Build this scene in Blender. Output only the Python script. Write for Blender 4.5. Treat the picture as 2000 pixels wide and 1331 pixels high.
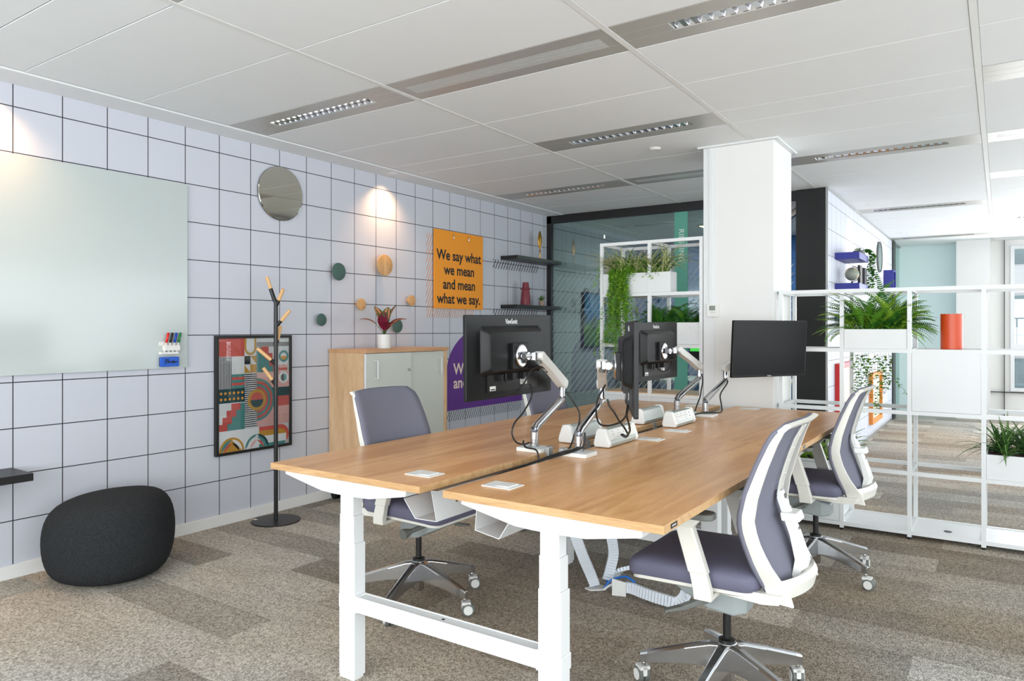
import bpy, bmesh, math, random
from math import sin, cos, pi, radians, sqrt, atan2
from mathutils import Vector, Matrix, Euler
C = bpy.context.scene
for o in list(bpy.data.objects): bpy.data.objects.remove(o)
COL = C.collection

# ---------------------------------------------------------------- camera
TH = 0.594987
cam_d = bpy.data.cameras.new('camera'); cam = bpy.data.objects.new('camera', cam_d); COL.objects.link(cam)
cam.location = (0, 0, 1.35); cam.rotation_euler = (pi/2, 0, TH)
cam_d.sensor_width = 36.0; cam_d.lens = 1410.53/2000*36.0
cam_d.shift_y = -(665.5-643.46)/2000; cam_d.clip_start = 0.02; cam_d.clip_end = 200
C.camera = cam
# ---------------------------------------------------------------- world / exposure
W = bpy.data.worlds.new('sky'); C.world = W; W.use_nodes = True
bg = W.node_tree.nodes['Background']; bg.inputs[0].default_value = (0.86, 0.93, 1.0, 1); bg.inputs[1].default_value = 1.5
C.view_settings.view_transform = 'Standard'; C.view_settings.look = 'None'
C.view_settings.exposure = 0.15; C.view_settings.gamma = 1.0
try: C.view_settings.use_curve_mapping = False
except Exception: pass
try:
    C.cycles.max_bounces = 10; C.cycles.diffuse_bounces = 5; C.cycles.glossy_bounces = 4
    C.cycles.transparent_max_bounces = 12; C.cycles.sample_clamp_indirect = 6
except Exception: pass

def area(name, loc, rot, sx, sy, power, col):
    l = bpy.data.lights.new(name, 'AREA'); l.shape = 'RECTANGLE'; l.size = sx; l.size_y = sy
    l.energy = power; l.color = col
    o = bpy.data.objects.new(name, l); COL.objects.link(o); o.location = loc; o.rotation_euler = rot
    return o
DAY = (0.93, 0.97, 1.0)
area('daylight_window_right', (4.05, 4.5, 1.45), (0, radians(108), 0), 1.9, 15.5, 270, DAY)
area('daylight_window_behind', (0.2, -2.75, 1.45), (radians(108), 0, 0), 8.0, 1.9, 310, (0.95, 0.98, 1.0))
area('daylight_window_far', (2.0, 12.7, 1.5), (radians(-88), 0, 0), 4.2, 1.9, 190, DAY)

# ---------------------------------------------------------------- materials
MAT = {}
def lin(c):
    c = [x/255.0 for x in c]
    return tuple((x/12.92 if x <= 0.04045 else ((x+0.055)/1.055)**2.4) for x in c)+(1,)
def mat(name, rgb, rough=0.5, metal=0.0, bump=0.0, bscale=200, var=0.0, vscale=3, spec=0.5, emit=None, estr=1.0, coat=0.0):
    if name in MAT: return MAT[name]
    m = bpy.data.materials.new(name); m.use_nodes = True; nt = m.node_tree
    p = nt.nodes['Principled BSDF']; c = lin(rgb)
    p.inputs['Base Color'].default_value = c; p.inputs['Roughness'].default_value = rough
    p.inputs['Metallic'].default_value = metal; p.inputs['Specular IOR Level'].default_value = spec
    if coat: p.inputs['Coat Weight'].default_value = coat; p.inputs['Coat Roughness'].default_value = 0.1
    if emit: p.inputs['Emission Color'].default_value = lin(emit); p.inputs['Emission Strength'].default_value = estr
    tc = nt.nodes.new('ShaderNodeTexCoord')
    if var > 0:
        n = nt.nodes.new('ShaderNodeTexNoise'); n.inputs['Scale'].default_value = vscale; n.inputs['Detail'].default_value = 4
        nt.links.new(tc.outputs['Object'], n.inputs['Vector'])
        mx = nt.nodes.new('ShaderNodeMix'); mx.data_type = 'RGBA'
        mx.inputs[6].default_value = tuple(max(0, x*(1-var)) for x in c[:3])+(1,)
        mx.inputs[7].default_value = tuple(min(1, x*(1+var)) for x in c[:3])+(1,)
        nt.links.new(n.outputs['Fac'], mx.inputs[0]); nt.links.new(mx.outputs[2], p.inputs['Base Color'])
    if bump > 0:
        n = nt.nodes.new('ShaderNodeTexNoise'); n.inputs['Scale'].default_value = bscale
        nt.links.new(tc.outputs['Object'], n.inputs['Vector'])
        b = nt.nodes.new('ShaderNodeBump'); b.inputs['Strength'].default_value = bump; b.inputs['Distance'].default_value = 0.002
        nt.links.new(n.outputs['Fac'], b.inputs['Height']); nt.links.new(b.outputs[0], p.inputs['Normal'])
    MAT[name] = m; return m

class NG:
    """small helper for node graphs"""
    def __init__(s, m): s.nt = m.node_tree
    def n(s, t, **kw):
        x = s.nt.nodes.new(t)
        for k, v in kw.items(): setattr(x, k, v)
        return x
    def l(s, a, b): s.nt.links.new(a, b)
    def math(s, op, a, b=None, c=None):
        x = s.n('ShaderNodeMath', operation=op)
        for i, v in enumerate((a, b, c)):
            if v is None: continue
            if isinstance(v, (int, float)): x.inputs[i].default_value = v
            else: s.l(v, x.inputs[i])
        return x.outputs[0]
    def mix(s, f, a, b, bt='MIX'):
        x = s.n('ShaderNodeMix', data_type='RGBA', blend_type=bt)
        for i, v in ((0, f), (6, a), (7, b)):
            if isinstance(v, (int, float, tuple)): x.inputs[i].default_value = v
            else: s.l(v, x.inputs[i])
        return x.outputs[2]

def grid_wall_mat(name, base, line, y0, z0, step=0.25, lw=0.0055, axis='Y'):
    m = mat(name, base, 0.62); g = NG(m); p = m.node_tree.nodes['Principled BSDF']
    geo = g.n('ShaderNodeNewGeometry'); sp = g.n('ShaderNodeSeparateXYZ'); g.l(geo.outputs['Position'], sp.inputs[0])
    def ln(v, o):
        a = g.math('SUBTRACT', v, o-step/2); a = g.math('DIVIDE', a, step); a = g.math('FRACT', a)
        a = g.math('SUBTRACT', a, 0.5); a = g.math('ABSOLUTE', a)
        return g.math('LESS_THAN', a, lw/2/step)
    a = ln(sp.outputs[0 if axis == 'X' else 1], y0); b = ln(sp.outputs[2], z0)
    f = g.math('MAXIMUM', a, b)
    nz = g.n('ShaderNodeTexNoise'); nz.inputs['Scale'].default_value = 1.2; g.l(geo.outputs['Position'], nz.inputs['Vector'])
    c = lin(base); c2 = tuple(x*0.95 for x in c[:3])+(1,)
    col = g.mix(nz.outputs['Fac'], c, c2)
    g.l(g.mix(f, col, lin(line)), p.inputs['Base Color'])
    return m

def wood_mat(name, c1, c2, c3, along=1, rough=0.38, scale=1.0):
    m = mat(name, c1, rough); g = NG(m); p = m.node_tree.nodes['Principled BSDF']
    geo = g.n('ShaderNodeTexCoord'); mp = g.n('ShaderNodeMapping'); g.l(geo.outputs['Object'], mp.inputs[0])
    sc = [9*scale, 9*scale, 9*scale]; sc[along] = 0.9*scale; mp.inputs['Scale'].default_value = sc
    n1 = g.n('ShaderNodeTexNoise'); n1.inputs['Scale'].default_value = 1.0; n1.inputs['Detail'].default_value = 6; n1.inputs['Distortion'].default_value = 1.6
    g.l(mp.outputs[0], n1.inputs['Vector'])
    r1 = g.n('ShaderNodeValToRGB'); r1.color_ramp.elements[0].position = 0.36; r1.color_ramp.elements[0].color = lin(c2)
    r1.color_ramp.elements[1].position = 0.6; r1.color_ramp.elements[1].color = lin(c1)
    g.l(n1.outputs['Fac'], r1.inputs[0])
    mp2 = g.n('ShaderNodeMapping'); g.l(geo.outputs['Object'], mp2.inputs[0])
    sc2 = [90, 90, 90]; sc2[along] = 3.0; mp2.inputs['Scale'].default_value = sc2
    n2 = g.n('ShaderNodeTexNoise'); n2.inputs['Detail'].default_value = 3; g.l(mp2.outputs[0], n2.inputs['Vector'])
    r2 = g.n('ShaderNodeValToRGB'); r2.color_ramp.elements[0].position = 0.3; r2.color_ramp.elements[0].color = lin(c3)
    r2.color_ramp.elements[1].position = 0.55; r2.color_ramp.elements[1].color = (1, 1, 1, 1)
    g.l(n2.outputs['Fac'], r2.inputs[0])
    g.l(g.mix(0.55, r1.outputs[0], r2.outputs[0], 'MULTIPLY'), p.inputs['Base Color'])
    return m

def carpet_mat():
    m = mat('carpet_tiles', (140, 128, 112), 0.95, spec=0.1); g = NG(m); p = m.node_tree.nodes['Principled BSDF']
    geo = g.n('ShaderNodeNewGeometry')
    def brick(c1, c2, c3, off):
        b = g.n('ShaderNodeTexBrick'); b.offset = 0.5; b.inputs['Scale'].default_value = 1.0
        b.inputs['Mortar Size'].default_value = 0.0; b.inputs['Brick Width'].default_value = 1.0; b.inputs['Row Height'].default_value = 0.25
        b.inputs['Color1'].default_value = c1; b.inputs['Color2'].default_value = c2; b.inputs['Mortar'].default_value = c3
        mp = g.n('ShaderNodeMapping'); mp.inputs['Location'].default_value = off; g.l(geo.outputs['Position'], mp.inputs[0]); g.l(mp.outputs[0], b.inputs['Vector'])
        return b
    b1 = brick((0, 0, 0, 1), (1, 1, 1, 1), (0.5, 0.5, 0.5, 1), (0.3, 0.1, 0))
    # woven rows inside each plank: small noise pushes the plank edge about
    nz = g.n('ShaderNodeTexNoise'); nz.inputs['Scale'].default_value = 0.55; nz.inputs['Detail'].default_value = 2; g.l(geo.outputs['Position'], nz.inputs['Vector'])
    mp = g.n('ShaderNodeMapping'); mp.inputs['Scale'].default_value = (2.2, 7.0, 1); g.l(geo.outputs['Position'], mp.inputs[0])
    n2 = g.n('ShaderNodeTexNoise'); n2.inputs['Scale'].default_value = 1.0; n2.inputs['Detail'].default_value = 3; g.l(mp.outputs[0], n2.inputs['Vector'])
    warm = g.mix(b1.outputs['Color'], lin((160, 146, 128)), lin((216, 204, 187)))
    cool = g.mix(b1.outputs['Color'], lin((150, 147, 140)), lin((204, 202, 195)))
    rz = g.n('ShaderNodeValToRGB'); rz.color_ramp.elements[0].position = 0.4; rz.color_ramp.elements[1].position = 0.6; g.l(nz.outputs['Fac'], rz.inputs[0])
    col = g.mix(rz.outputs[0], warm, cool)
    r2 = g.n('ShaderNodeValToRGB'); r2.color_ramp.elements[0].position = 0.35; r2.color_ramp.elements[0].color = (0.86, 0.85, 0.84, 1); r2.color_ramp.elements[1].position = 0.65
    g.l(n2.outputs['Fac'], r2.inputs[0]); col = g.mix(1.0, col, r2.outputs[0], 'MULTIPLY')
    # loops of yarn
    vo = g.n('ShaderNodeTexVoronoi'); vo.inputs['Scale'].default_value = 1.0
    mp3 = g.n('ShaderNodeMapping'); mp3.inputs['Scale'].default_value = (170, 110, 1); mp3.inputs['Rotation'].default_value = (0, 0, 0.5); g.l(geo.outputs['Position'], mp3.inputs[0]); g.l(mp3.outputs[0], vo.inputs['Vector'])
    r3 = g.n('ShaderNodeValToRGB'); r3.color_ramp.elements[0].position = 0.15; r3.color_ramp.elements[0].color = (1.25, 1.25, 1.25, 1)
    r3.color_ramp.elements[1].position = 0.75; r3.color_ramp.elements[1].color = (0.42, 0.41, 0.40, 1); g.l(vo.outputs['Distance'], r3.inputs[0])
    col = g.mix(0.8, col, r3.outputs[0], 'MULTIPLY')
    n3 = g.n('ShaderNodeTexNoise'); n3.inputs['Scale'].default_value = 45; n3.inputs['Detail'].default_value = 4; g.l(geo.outputs['Position'], n3.inputs['Vector'])
    r4 = g.n('ShaderNodeValToRGB'); r4.color_ramp.elements[0].position = 0.35; r4.color_ramp.elements[0].color = (0.7, 0.69, 0.67, 1); r4.color_ramp.elements[1].position = 0.62; r4.color_ramp.elements[1].color = (1.1, 1.1, 1.1, 1)
    g.l(n3.outputs['Fac'], r4.inputs[0]); col = g.mix(0.8, col, r4.outputs[0], 'MULTIPLY')
    g.l(col, p.inputs['Base Color'])
    bp = g.n('ShaderNodeBump'); bp.inputs['Strength'].default_value = 0.5; bp.inputs['Distance'].default_value = 0.004; bp.invert = True
    g.l(vo.outputs['Distance'], bp.inputs['Height']); g.l(bp.outputs[0], p.inputs['Normal'])
    return m

def glass_mat(name, tint, refl=0.22, rough=0.0):
    m = bpy.data.materials.new(name); m.use_nodes = True; nt = m.node_tree; nt.nodes.remove(nt.nodes['Principled BSDF'])
    out = nt.nodes['Material Output']; t = nt.nodes.new('ShaderNodeBsdfTransparent'); t.inputs[0].default_value = tint
    gl = nt.nodes.new('ShaderNodeBsdfGlossy'); gl.inputs['Roughness'].default_value = rough; gl.inputs['Color'].default_value = (0.9, 0.97, 0.95, 1)
    fr = nt.nodes.new('ShaderNodeFresnel'); fr.inputs['IOR'].default_value = 1.5
    ad = nt.nodes.new('ShaderNodeMath'); ad.operation = 'MULTIPLY_ADD'; ad.inputs[1].default_value = 0.75; ad.inputs[2].default_value = refl; ad.use_clamp = True
    nt.links.new(fr.outputs[0], ad.inputs[0])
    mx = nt.nodes.new('ShaderNodeMixShader'); nt.links.new(ad.outputs[0], mx.inputs[0]); nt.links.new(t.outputs[0], mx.inputs[1]); nt.links.new(gl.outputs[0], mx.inputs[2])
    nt.links.new(mx.outputs[0], out.inputs['Surface']); MAT[name] = m; return m

M_white = mat('white_powder_coat', (219, 221, 222), 0.42)
M_whitep = mat('white_plastic', (222, 222, 219), 0.4)
M_shell = mat('off_white_plastic', (216, 214, 206), 0.45)
M_paint = mat('white_wall_paint', (224, 224, 222), 0.6, bump=0.05, bscale=120)
M_ceil = mat('ceiling_panel', (231, 234, 236), 0.7, var=0.02, vscale=6)
M_band = mat('ceiling_metal_band', (186, 183, 178), 0.35, metal=0.3)
M_bar = mat('ceiling_rail', (226, 227, 226), 0.5)
M_black = mat('black_metal', (22, 22, 23), 0.4)
M_blackp = mat('black_plastic', (18, 19, 20), 0.4, spec=0.3)
M_screen = mat('black_screen', (8, 8, 9), 0.3, spec=0.22)
M_chrome = mat('polished_aluminium', (196, 197, 200), 0.18, metal=1.0)
M_alu = mat('brushed_aluminium', (178, 180, 180), 0.35, metal=0.8)
M_silver = mat('silver_plastic', (170, 176, 172), 0.4, metal=0.3)
M_gray = mat('grey_plastic', (143, 150, 150), 0.5)
M_dgray = mat('dark_grey_plastic', (100, 102, 98), 0.5)
M_fab = mat('grey_violet_mesh_fabric', (118, 118, 132), 0.85, bump=0.6, bscale=900, spec=0.2)
M_seat = mat('violet_grey_seat_fabric', (98, 97, 117), 0.6, bump=0.25, bscale=700, spec=0.35)
M_pouf = mat('charcoal_wool', (42, 44, 46), 0.95, bump=1.0, bscale=260, var=0.9, vscale=160, spec=0.15)
M_board = mat('whiteboard_glass', (184, 193, 192), 0.16, coat=0.2, spec=0.5)
M_door = mat('pale_grey_green_laminate', (205, 208, 200), 0.45)
M_cable = mat('black_rubber', (18, 18, 18), 0.45)
M_blue = mat('royal_blue_paint', (44, 50, 140), 0.5)
M_red = mat('red_paint', (205, 38, 40), 0.45)
M_orange = mat('orange_board', (240, 152, 36), 0.6)
M_orfr = mat('orange_frame_paint', (230, 140, 60), 0.5)
M_purple = mat('purple_vinyl', (98, 50, 140), 0.6)
M_ink = mat('black_ink', (20, 20, 24), 0.6)
M_cream = mat('cream_ink', (240, 220, 205), 0.6)
M_orhatch = mat('orange_ink', (214, 140, 70), 0.6)
M_vase = mat('orange_red_ceramic', (204, 70, 20), 0.35)
M_maroon = mat('maroon_ceramic', (120, 42, 54), 0.5)
M_clay = mat('taupe_clay', (160, 140, 124), 0.7)
M_soil = mat('dark_soil', (70, 42, 30), 0.95, bump=1.0, bscale=90, var=0.4, vscale=60)
M_gold = mat('aged_gold', (190, 140, 60), 0.3, metal=0.9)
M_gknob = mat('green_lacquer', (62, 92, 84), 0.5)
M_wknob = wood_mat('oak_knob', (214, 170, 116), (196, 150, 96), (225, 205, 180), along=2, rough=0.45, scale=2)
M_peg = mat('light_wood_peg', (222, 176, 122), 0.5, var=0.12, vscale=20)
M_desk = wood_mat('oak_desktop', (226, 174, 118), (204, 146, 90), (215, 190, 158), along=1, rough=0.3)
M_deskedge = wood_mat('oak_desk_edge', (206, 168, 122), (186, 146, 100), (200, 180, 150), along=0, rough=0.45, scale=1.5)
M_cab = wood_mat('oak_cabinet', (220, 186, 148), (204, 166, 126), (215, 195, 170), along=2, rough=0.45)
M_cabtop = wood_mat('oak_cabinet_top', (206, 160, 118), (190, 142, 100), (215, 195, 170), along=1, rough=0.4)
M_carpet = carpet_mat()
M_wallL = grid_wall_mat('grid_wallpaper', (198, 201, 211), (28, 28, 36), 1.7277, 1.3106)
M_wallX = grid_wall_mat('grid_wallpaper_side', (200, 203, 214), (40, 40, 48), 1.7277, 1.3006, lw=0.0045)
M_mirror = mat('mirror_glass', (214, 215, 205), 0.02, metal=1.0)
M_glassW = glass_mat('meeting_room_glass', (0.50, 0.60, 0.58, 1), 0.12)
M_glassC = glass_mat('clear_window_glass', (0.93, 0.97, 0.97, 1), 0.03)
M_frost = mat('frosted_vinyl', (176, 182, 184), 0.6)
M_teal = mat('teal_vinyl', (96, 170, 150), 0.6)
M_navy = mat('navy_wall', (52, 84, 140), 0.7)
M_navyp = mat('dark_room_wall', (120, 132, 132), 0.7)

# ---------------------------------------------------------------- mesh builder
class MB:
    def __init__(s): s.v = []; s.f = []; s.m = []; s.sm = []
    def add(s, vs, fs, mi=0, smooth=False):
        b = len(s.v); s.v += [tuple(v) for v in vs]
        for f in fs: s.f.append(tuple(b+i for i in f)); s.m.append(mi); s.sm.append(smooth)
    def box(s, a, b, mi=0):
        x0, x1 = sorted((a[0], b[0])); y0, y1 = sorted((a[1], b[1])); z0, z1 = sorted((a[2], b[2]))
        s.add([(x0,y0,z0),(x1,y0,z0),(x1,y1,z0),(x0,y1,z0),(x0,y0,z1),(x1,y0,z1),(x1,y1,z1),(x0,y1,z1)],
              [(0,3,2,1),(4,5,6,7),(0,1,5,4),(1,2,6,5),(2,3,7,6),(3,0,4,7)], mi)
    def prism(s, poly, axis, a, b, mi=0, smooth=False):
        """extrude 2D polygon along axis (0,1,2) from a to b; poly gives the two other coordinates in order"""
        def P(p, t):
            l = list(p); l.insert(axis, t); return tuple(l)
        n = len(poly); vs = [P(p, a) for p in poly]+[P(p, b) for p in poly]
        fs = [tuple(range(n-1, -1, -1)), tuple(range(n, 2*n))]
        s.add(vs, fs, mi); bse = len(s.v)-2*n
        for i in range(n):
            s.f.append((bse+i, bse+(i+1) % n, bse+n+(i+1) % n, bse+n+i)); s.m.append(mi); s.sm.append(smooth)
    def loft(s, rings, mi=0, smooth=True, cap=True, closed=True):
        b = len(s.v); n = len(rings[0])
        for r in rings: s.v += [tuple(p) for p in r]
        for k in range(len(rings)-1):
            for i in range(n if closed else n-1):
                j = (i+1) % n
                s.f.append((b+k*n+i, b+k*n+j, b+(k+1)*n+j, b+(k+1)*n+i)); s.m.append(mi); s.sm.append(smooth)
        if cap:
            s.f.append(tuple(b+i for i in range(n-1, -1, -1))); s.m.append(mi); s.sm.append(False)
            e = b+(len(rings)-1)*n; s.f.append(tuple(e+i for i in range(n))); s.m.append(mi); s.sm.append(False)
    def lathe(s, prof, c=(0, 0, 0), seg=24, axis=2, mi=0, cap=True):
        rings = []
        for r, z in prof:
            ring = []
            for i in range(seg):
                a = 2*pi*i/seg; p = [r*cos(a), r*sin(a)]; p.insert(axis, z)
                if axis == 1: p = [r*cos(a), z, -r*sin(a)]
                ring.append((c[0]+p[0], c[1]+p[1], c[2]+p[2]))
            rings.append(ring)
        s.loft(rings, mi, True, cap)
    def tube(s, pts, r, seg=8, mi=0, cap=True, smooth=True):
        pts = [Vector(p) for p in pts]; n = len(pts)
        rs = r if isinstance(r, (list, tuple)) else [r]*n
        t0 = (pts[1]-pts[0]).normalized(); up = Vector((0, 0, 1)) if abs(t0.z) < 0.9 else Vector((1, 0, 0))
        nrm = t0.cross(up).normalized(); rings = []
        for i in range(n):
            t = (pts[min(i+1, n-1)]-pts[max(i-1, 0)]).normalized()
            nrm = (nrm-t*nrm.dot(t)); nrm = nrm.normalized() if nrm.length > 1e-6 else t.orthogonal().normalized()
            bi = t.cross(nrm)
            rings.append([pts[i]+(nrm*cos(2*pi*k/seg)+bi*sin(2*pi*k/seg))*rs[i] for k in range(seg)])
        s.loft(rings, mi, smooth, cap)
    def beam(s, p, q, w, h, w2=None, h2=None, mi=0, side=None):
        """rectangular bar from p to q: w across (horizontal), h in the other direction"""
        p = Vector(p); q = Vector(q); t = (q-p).normalized()
        sd = Vector(side) if side else t.cross(Vector((0, 0, 1)))
        if sd.length < 1e-4: sd = Vector((1, 0, 0))
        sd.normalize(); up = sd.cross(t).normalized(); w2 = w2 or w; h2 = h2 or h
        R = lambda c, a, b: [c+sd*a/2*i+up*b/2*j for i, j in ((-1, -1), (1, -1), (1, 1), (-1, 1))]
        s.loft([R(p, w, h), R(q, w2, h2)], mi, False)
    def build(s, name, m, parent=None, bevel=0.0, bseg=2, angle=35, sub=0, solid=0.0):
        me = bpy.data.meshes.new(name); me.from_pydata(s.v, [], s.f)
        for x in (m if isinstance(m, (list, tuple)) else [m]): me.materials.append(x)
        me.polygons.foreach_set('material_index', s.m); me.polygons.foreach_set('use_smooth', s.sm)
        me.update()
        bm = bmesh.new(); bm.from_mesh(me); bmesh.ops.recalc_face_normals(bm, faces=bm.faces)
        for e in bm.edges:
            if len(e.link_faces) == 2 and e.calc_face_angle(0) > radians(angle): e.smooth = False
        bm.to_mesh(me); bm.free()
        o = bpy.data.objects.new(name, me); COL.objects.link(o)
        if parent is not None: o.parent = parent
        if solid:
            md = o.modifiers.new('solid', 'SOLIDIFY'); md.thickness = solid; md.offset = 0
        if bevel:
            md = o.modifiers.new('bevel', 'BEVEL'); md.width = bevel; md.segments = bseg; md.limit_method = 'ANGLE'; md.angle_limit = radians(40)
            md.harden_normals = False
        if sub:
            md = o.modifiers.new('sub', 'SUBSURF'); md.levels = sub; md.render_levels = sub
        return o

def tag(o, label=None, cat=None, group=None, kind=None):
    if label: o['label'] = label
    if cat: o['category'] = cat
    if group: o['group'] = group
    if kind: o['kind'] = kind
    return o
def thing(name, label, cat, loc=(0, 0, 0), rz=0.0, group=None):
    o = bpy.data.objects.new(name, None); COL.objects.link(o); o.location = loc; o.rotation_euler = (0, 0, rz)
    o.empty_display_size = 0.1
    return tag(o, label, cat, group)
def struct(name, mb, m, parent=None, **kw):
    o = mb.build(name, m, parent, **kw)
    if parent is None: o['kind'] = 'structure'
    return o
def dup(root, loc, rz, label, group=None):
    def cp(o, par):
        c = o.copy(); COL.objects.link(c)
        if par is not None: c.parent = par
        for ch in [x for x in kids.get(o.name, [])]: cp(ch, c)
        return c
    kids = {}
    for o in list(COL.objects):
        if o.parent: kids.setdefault(o.parent.name, []).append(o)
    r = cp(root, None); r.location = loc; r.rotation_euler = (0, 0, rz); r['label'] = label
    if group: r['group'] = group
    return r
def circle(cx, cy, r, n=32, a0=0, a1=2*pi, ry=None):
    full = abs(a1-a0-2*pi) < 1e-6; k = n if full else n+1
    return [(cx+r*cos(a0+(a1-a0)*i/n), cy+(ry or r)*sin(a0+(a1-a0)*i/n)) for i in range(k)]
def rrect(x0, y0, x1, y1, r, n=5):
    p = []
    for cx, cy, a in ((x1-r, y1-r, 0), (x0+r, y1-r, pi/2), (x0+r, y0+r, pi), (x1-r, y0+r, 1.5*pi)):
        p += [(cx+r*cos(a+pi/2*i/n), cy+r*sin(a+pi/2*i/n)) for i in range(n+1)]
    return p
def text_mesh(name, body, size, m, parent, matrix, bold=0.0, xs=1.0, align='CENTER', space=1.0, depth=0.0004, line=1.0, shear=0):
    cu = bpy.data.curves.new(name, 'FONT'); cu.body = body; cu.size = size; cu.align_x = align; cu.align_y = 'CENTER'
    cu.offset = bold; cu.space_character = space; cu.space_line = line; cu.extrude = depth; cu.shear = shear
    t = bpy.data.objects.new(name+'_tmp', cu); COL.objects.link(t)
    dg = bpy.context.evaluated_depsgraph_get(); me = bpy.data.meshes.new_from_object(t.evaluated_get(dg))
    bpy.data.objects.remove(t)
    for v in me.vertices: v.co.x *= xs
    me.transform(matrix); me.materials.clear(); me.materials.append(m)
    o = bpy.data.objects.new(name, me); COL.objects.link(o)
    if parent is not None: o.parent = parent
    return o
def frame_mat(origin, xdir, ydir):
    x = Vector(xdir).normalized(); y = Vector(ydir).normalized(); z = x.cross(y)
    m = Matrix((x, y, z)).transposed().to_4x4(); m.translation = Vector(origin); return m
def smooth_path(pts, n=10):
    P = [Vector(p) for p in pts]; P = [P[0]*2-P[1]]+P+[P[-1]*2-P[-2]]; out = []
    for i in range(1, len(P)-2):
        for k in range(n):
            t = k/n; a, b, c, d = P[i-1:i+3]
            out.append(0.5*((2*b)+(c-a)*t+(2*a-5*b+4*c-d)*t*t+(3*b-a-3*c+d)*t**3))
    out.append(P[-2]); return out

# ================================================================ ROOM
H = 2.685; WL = -4.44; XR = 4.45; YB = -3.15; YF = 13.2; YG = 7.32; XM = -1.36
b = MB(); b.box((WL-0.2, YB-0.2, -0.1), (XR+0.2, YF+0.2, 0)); struct('floor', b, M_carpet)
b = MB(); b.box((WL-0.15, YB-0.15, 0), (WL, 9.9, 2.9)); wall_left = struct('wall_left', b, M_wallL)
b = MB(); b.box((WL, YB, 0), (WL+0.015, YG, 0.075)); struct('baseboard_left', b, M_paint, bevel=0.002)

# ---- ceiling: panels with fine joints, rails, perimeter strip
TX = [-4.20, -2.805, -1.455, -0.095, 1.26, 2.62, 3.98]
yl = []
y = 1.68-4.8
lines = []
base = 2.88
k = -5
while True:
    y0 = base+1.5*k
    if y0 > YF+1: break
    lines += [(y0, y0+0.3, True), (y0+0.3, y0+0.9, False), (y0+0.9, y0+1.5, False)]
    k += 1
def cell_kind(bay, y0):
    kk = round((y0-base)/1.5)
    if bay % 2 == 0: return 'light' if kk % 2 == 0 else None
    return 'vent' if kk % 2 == 0 else 'light'
special = []
b = MB()
b.box((WL-0.1, YB-0.1, H+0.05), (XR+0.1, YF+0.1, H+0.12))
PIL = (-1.81, 5.19, -1.31, 5.70)
for bay in range(7):
    x0 = TX[bay]+0.016; x1 = (TX[bay+1] if bay < 6 else XR)-0.016
    for (y0, y1, band) in lines:
        ya, yb = max(y0, YB), min(y1, YF-0.02)
        if yb-ya < 0.05: continue
        kd = cell_kind(bay, y0) if band else None
        if kd and bay < 6 and y1 > 1.0 and ya == y0 and yb == y1:
            if bay == 1 and abs(y0-7.38) < 0.01: kd = None
            if bay in (0, 1) and y0 > 7.0: kd = None
        else: kd = None
        if kd: special.append((kd, bay, x0, x1, y0, y1)); continue
        e = 0.0022
        b.box((x0, ya+e, H), (x1, yb-e, H+0.02))
b.box((WL, YB, H-0.004), (-4.21, YG, H+0.06))
ceil_o = struct('ceiling', b, M_ceil, bevel=0.0022, bseg=1)
b = MB()
for x in TX[1:]: b.box((x-0.015, YB, H-0.002), (x+0.015, YF, H+0.03))
b.box((-4.207, YB, H+0.008), (-4.186, YG, H+0.03))
struct('trim_1', b, M_bar)

def light_emit():
    m = mat('lamp_tube', (255, 255, 250), 0.4, emit=(255, 253, 245), estr=9.0); return m
M_tube = light_emit()
M_lamphot = mat('warm_lamp', (255, 230, 200), 0.4, emit=(255, 214, 160), estr=14)
light_lbl = {}
names_l = ['over the whiteboard end of the left desks', 'above the right rear desk']
def rowname(y0): return {2.88: 'nearest row', 4.38: 'second row', 5.88: 'third row', 7.38: 'fourth row', 8.88: 'fifth row', 10.38: 'sixth row', 11.88: 'last row before the far wall', 1.38: 'row above the desks front edge'}.get(round(y0, 2), 'row')
def bayname(b_): return ['bay along the gridded left wall', 'second bay from the left wall', 'bay over the right desks', 'fourth bay from the left wall', 'fifth bay from the left wall', 'bay nearest the right windows'][b_]
def ceiling_light(bay, x0, x1, y0, y1):
    t = thing('ceiling_light', 'louvre strip light, %s, %s' % (rowname(y0), bayname(bay)), 'ceiling light', ((x0+x1)/2, (y0+y1)/2, H), 0, 'louvre strip lights in the ceiling')
    w = (x1-x0)/2; hl = 0.445 if w > 0.5 else w*0.65; cx = 0.02
    p = MB(); e = 0.0022; hy = 0.15-e; s = 0.042
    p.box((-w, -hy, 0), (w, -s, 0.012)); p.box((-w, s, 0), (w, hy, 0.012)); p.box((-w, -s, 0), (cx-hl, s, 0.012)); p.box((cx+hl, -s, 0), (w, s, 0.012))
    p.build('metal_band', M_band, t, bevel=0.0015, bseg=1)
    p = MB(); p.box((cx-hl, -s, 0.045), (cx+hl, s, 0.049)); p.build('lamp', M_tube, t)
    p = MB()
    for sgn in (-1, 1):
        p.add([(cx-hl, sgn*s, 0.0), (cx+hl, sgn*s, 0.0), (cx+hl, sgn*0.02, 0.045), (cx-hl, sgn*0.02, 0.045)], [(0, 1, 2, 3)])
    n = 17
    for i in range(n+1):
        xx = cx-hl+2*hl*i/n
        p.add([(xx-0.012, -s, 0.004), (xx+0.0, -s, 0.03), (xx+0.012, -s, 0.004), (xx-0.012, s, 0.004), (xx, s, 0.03), (xx+0.012, s, 0.004)],
              [(0, 1, 4, 3), (1, 2, 5, 4), (0, 3, 5, 2)])
    p.build('louvre', M_chrome, t)
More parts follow.
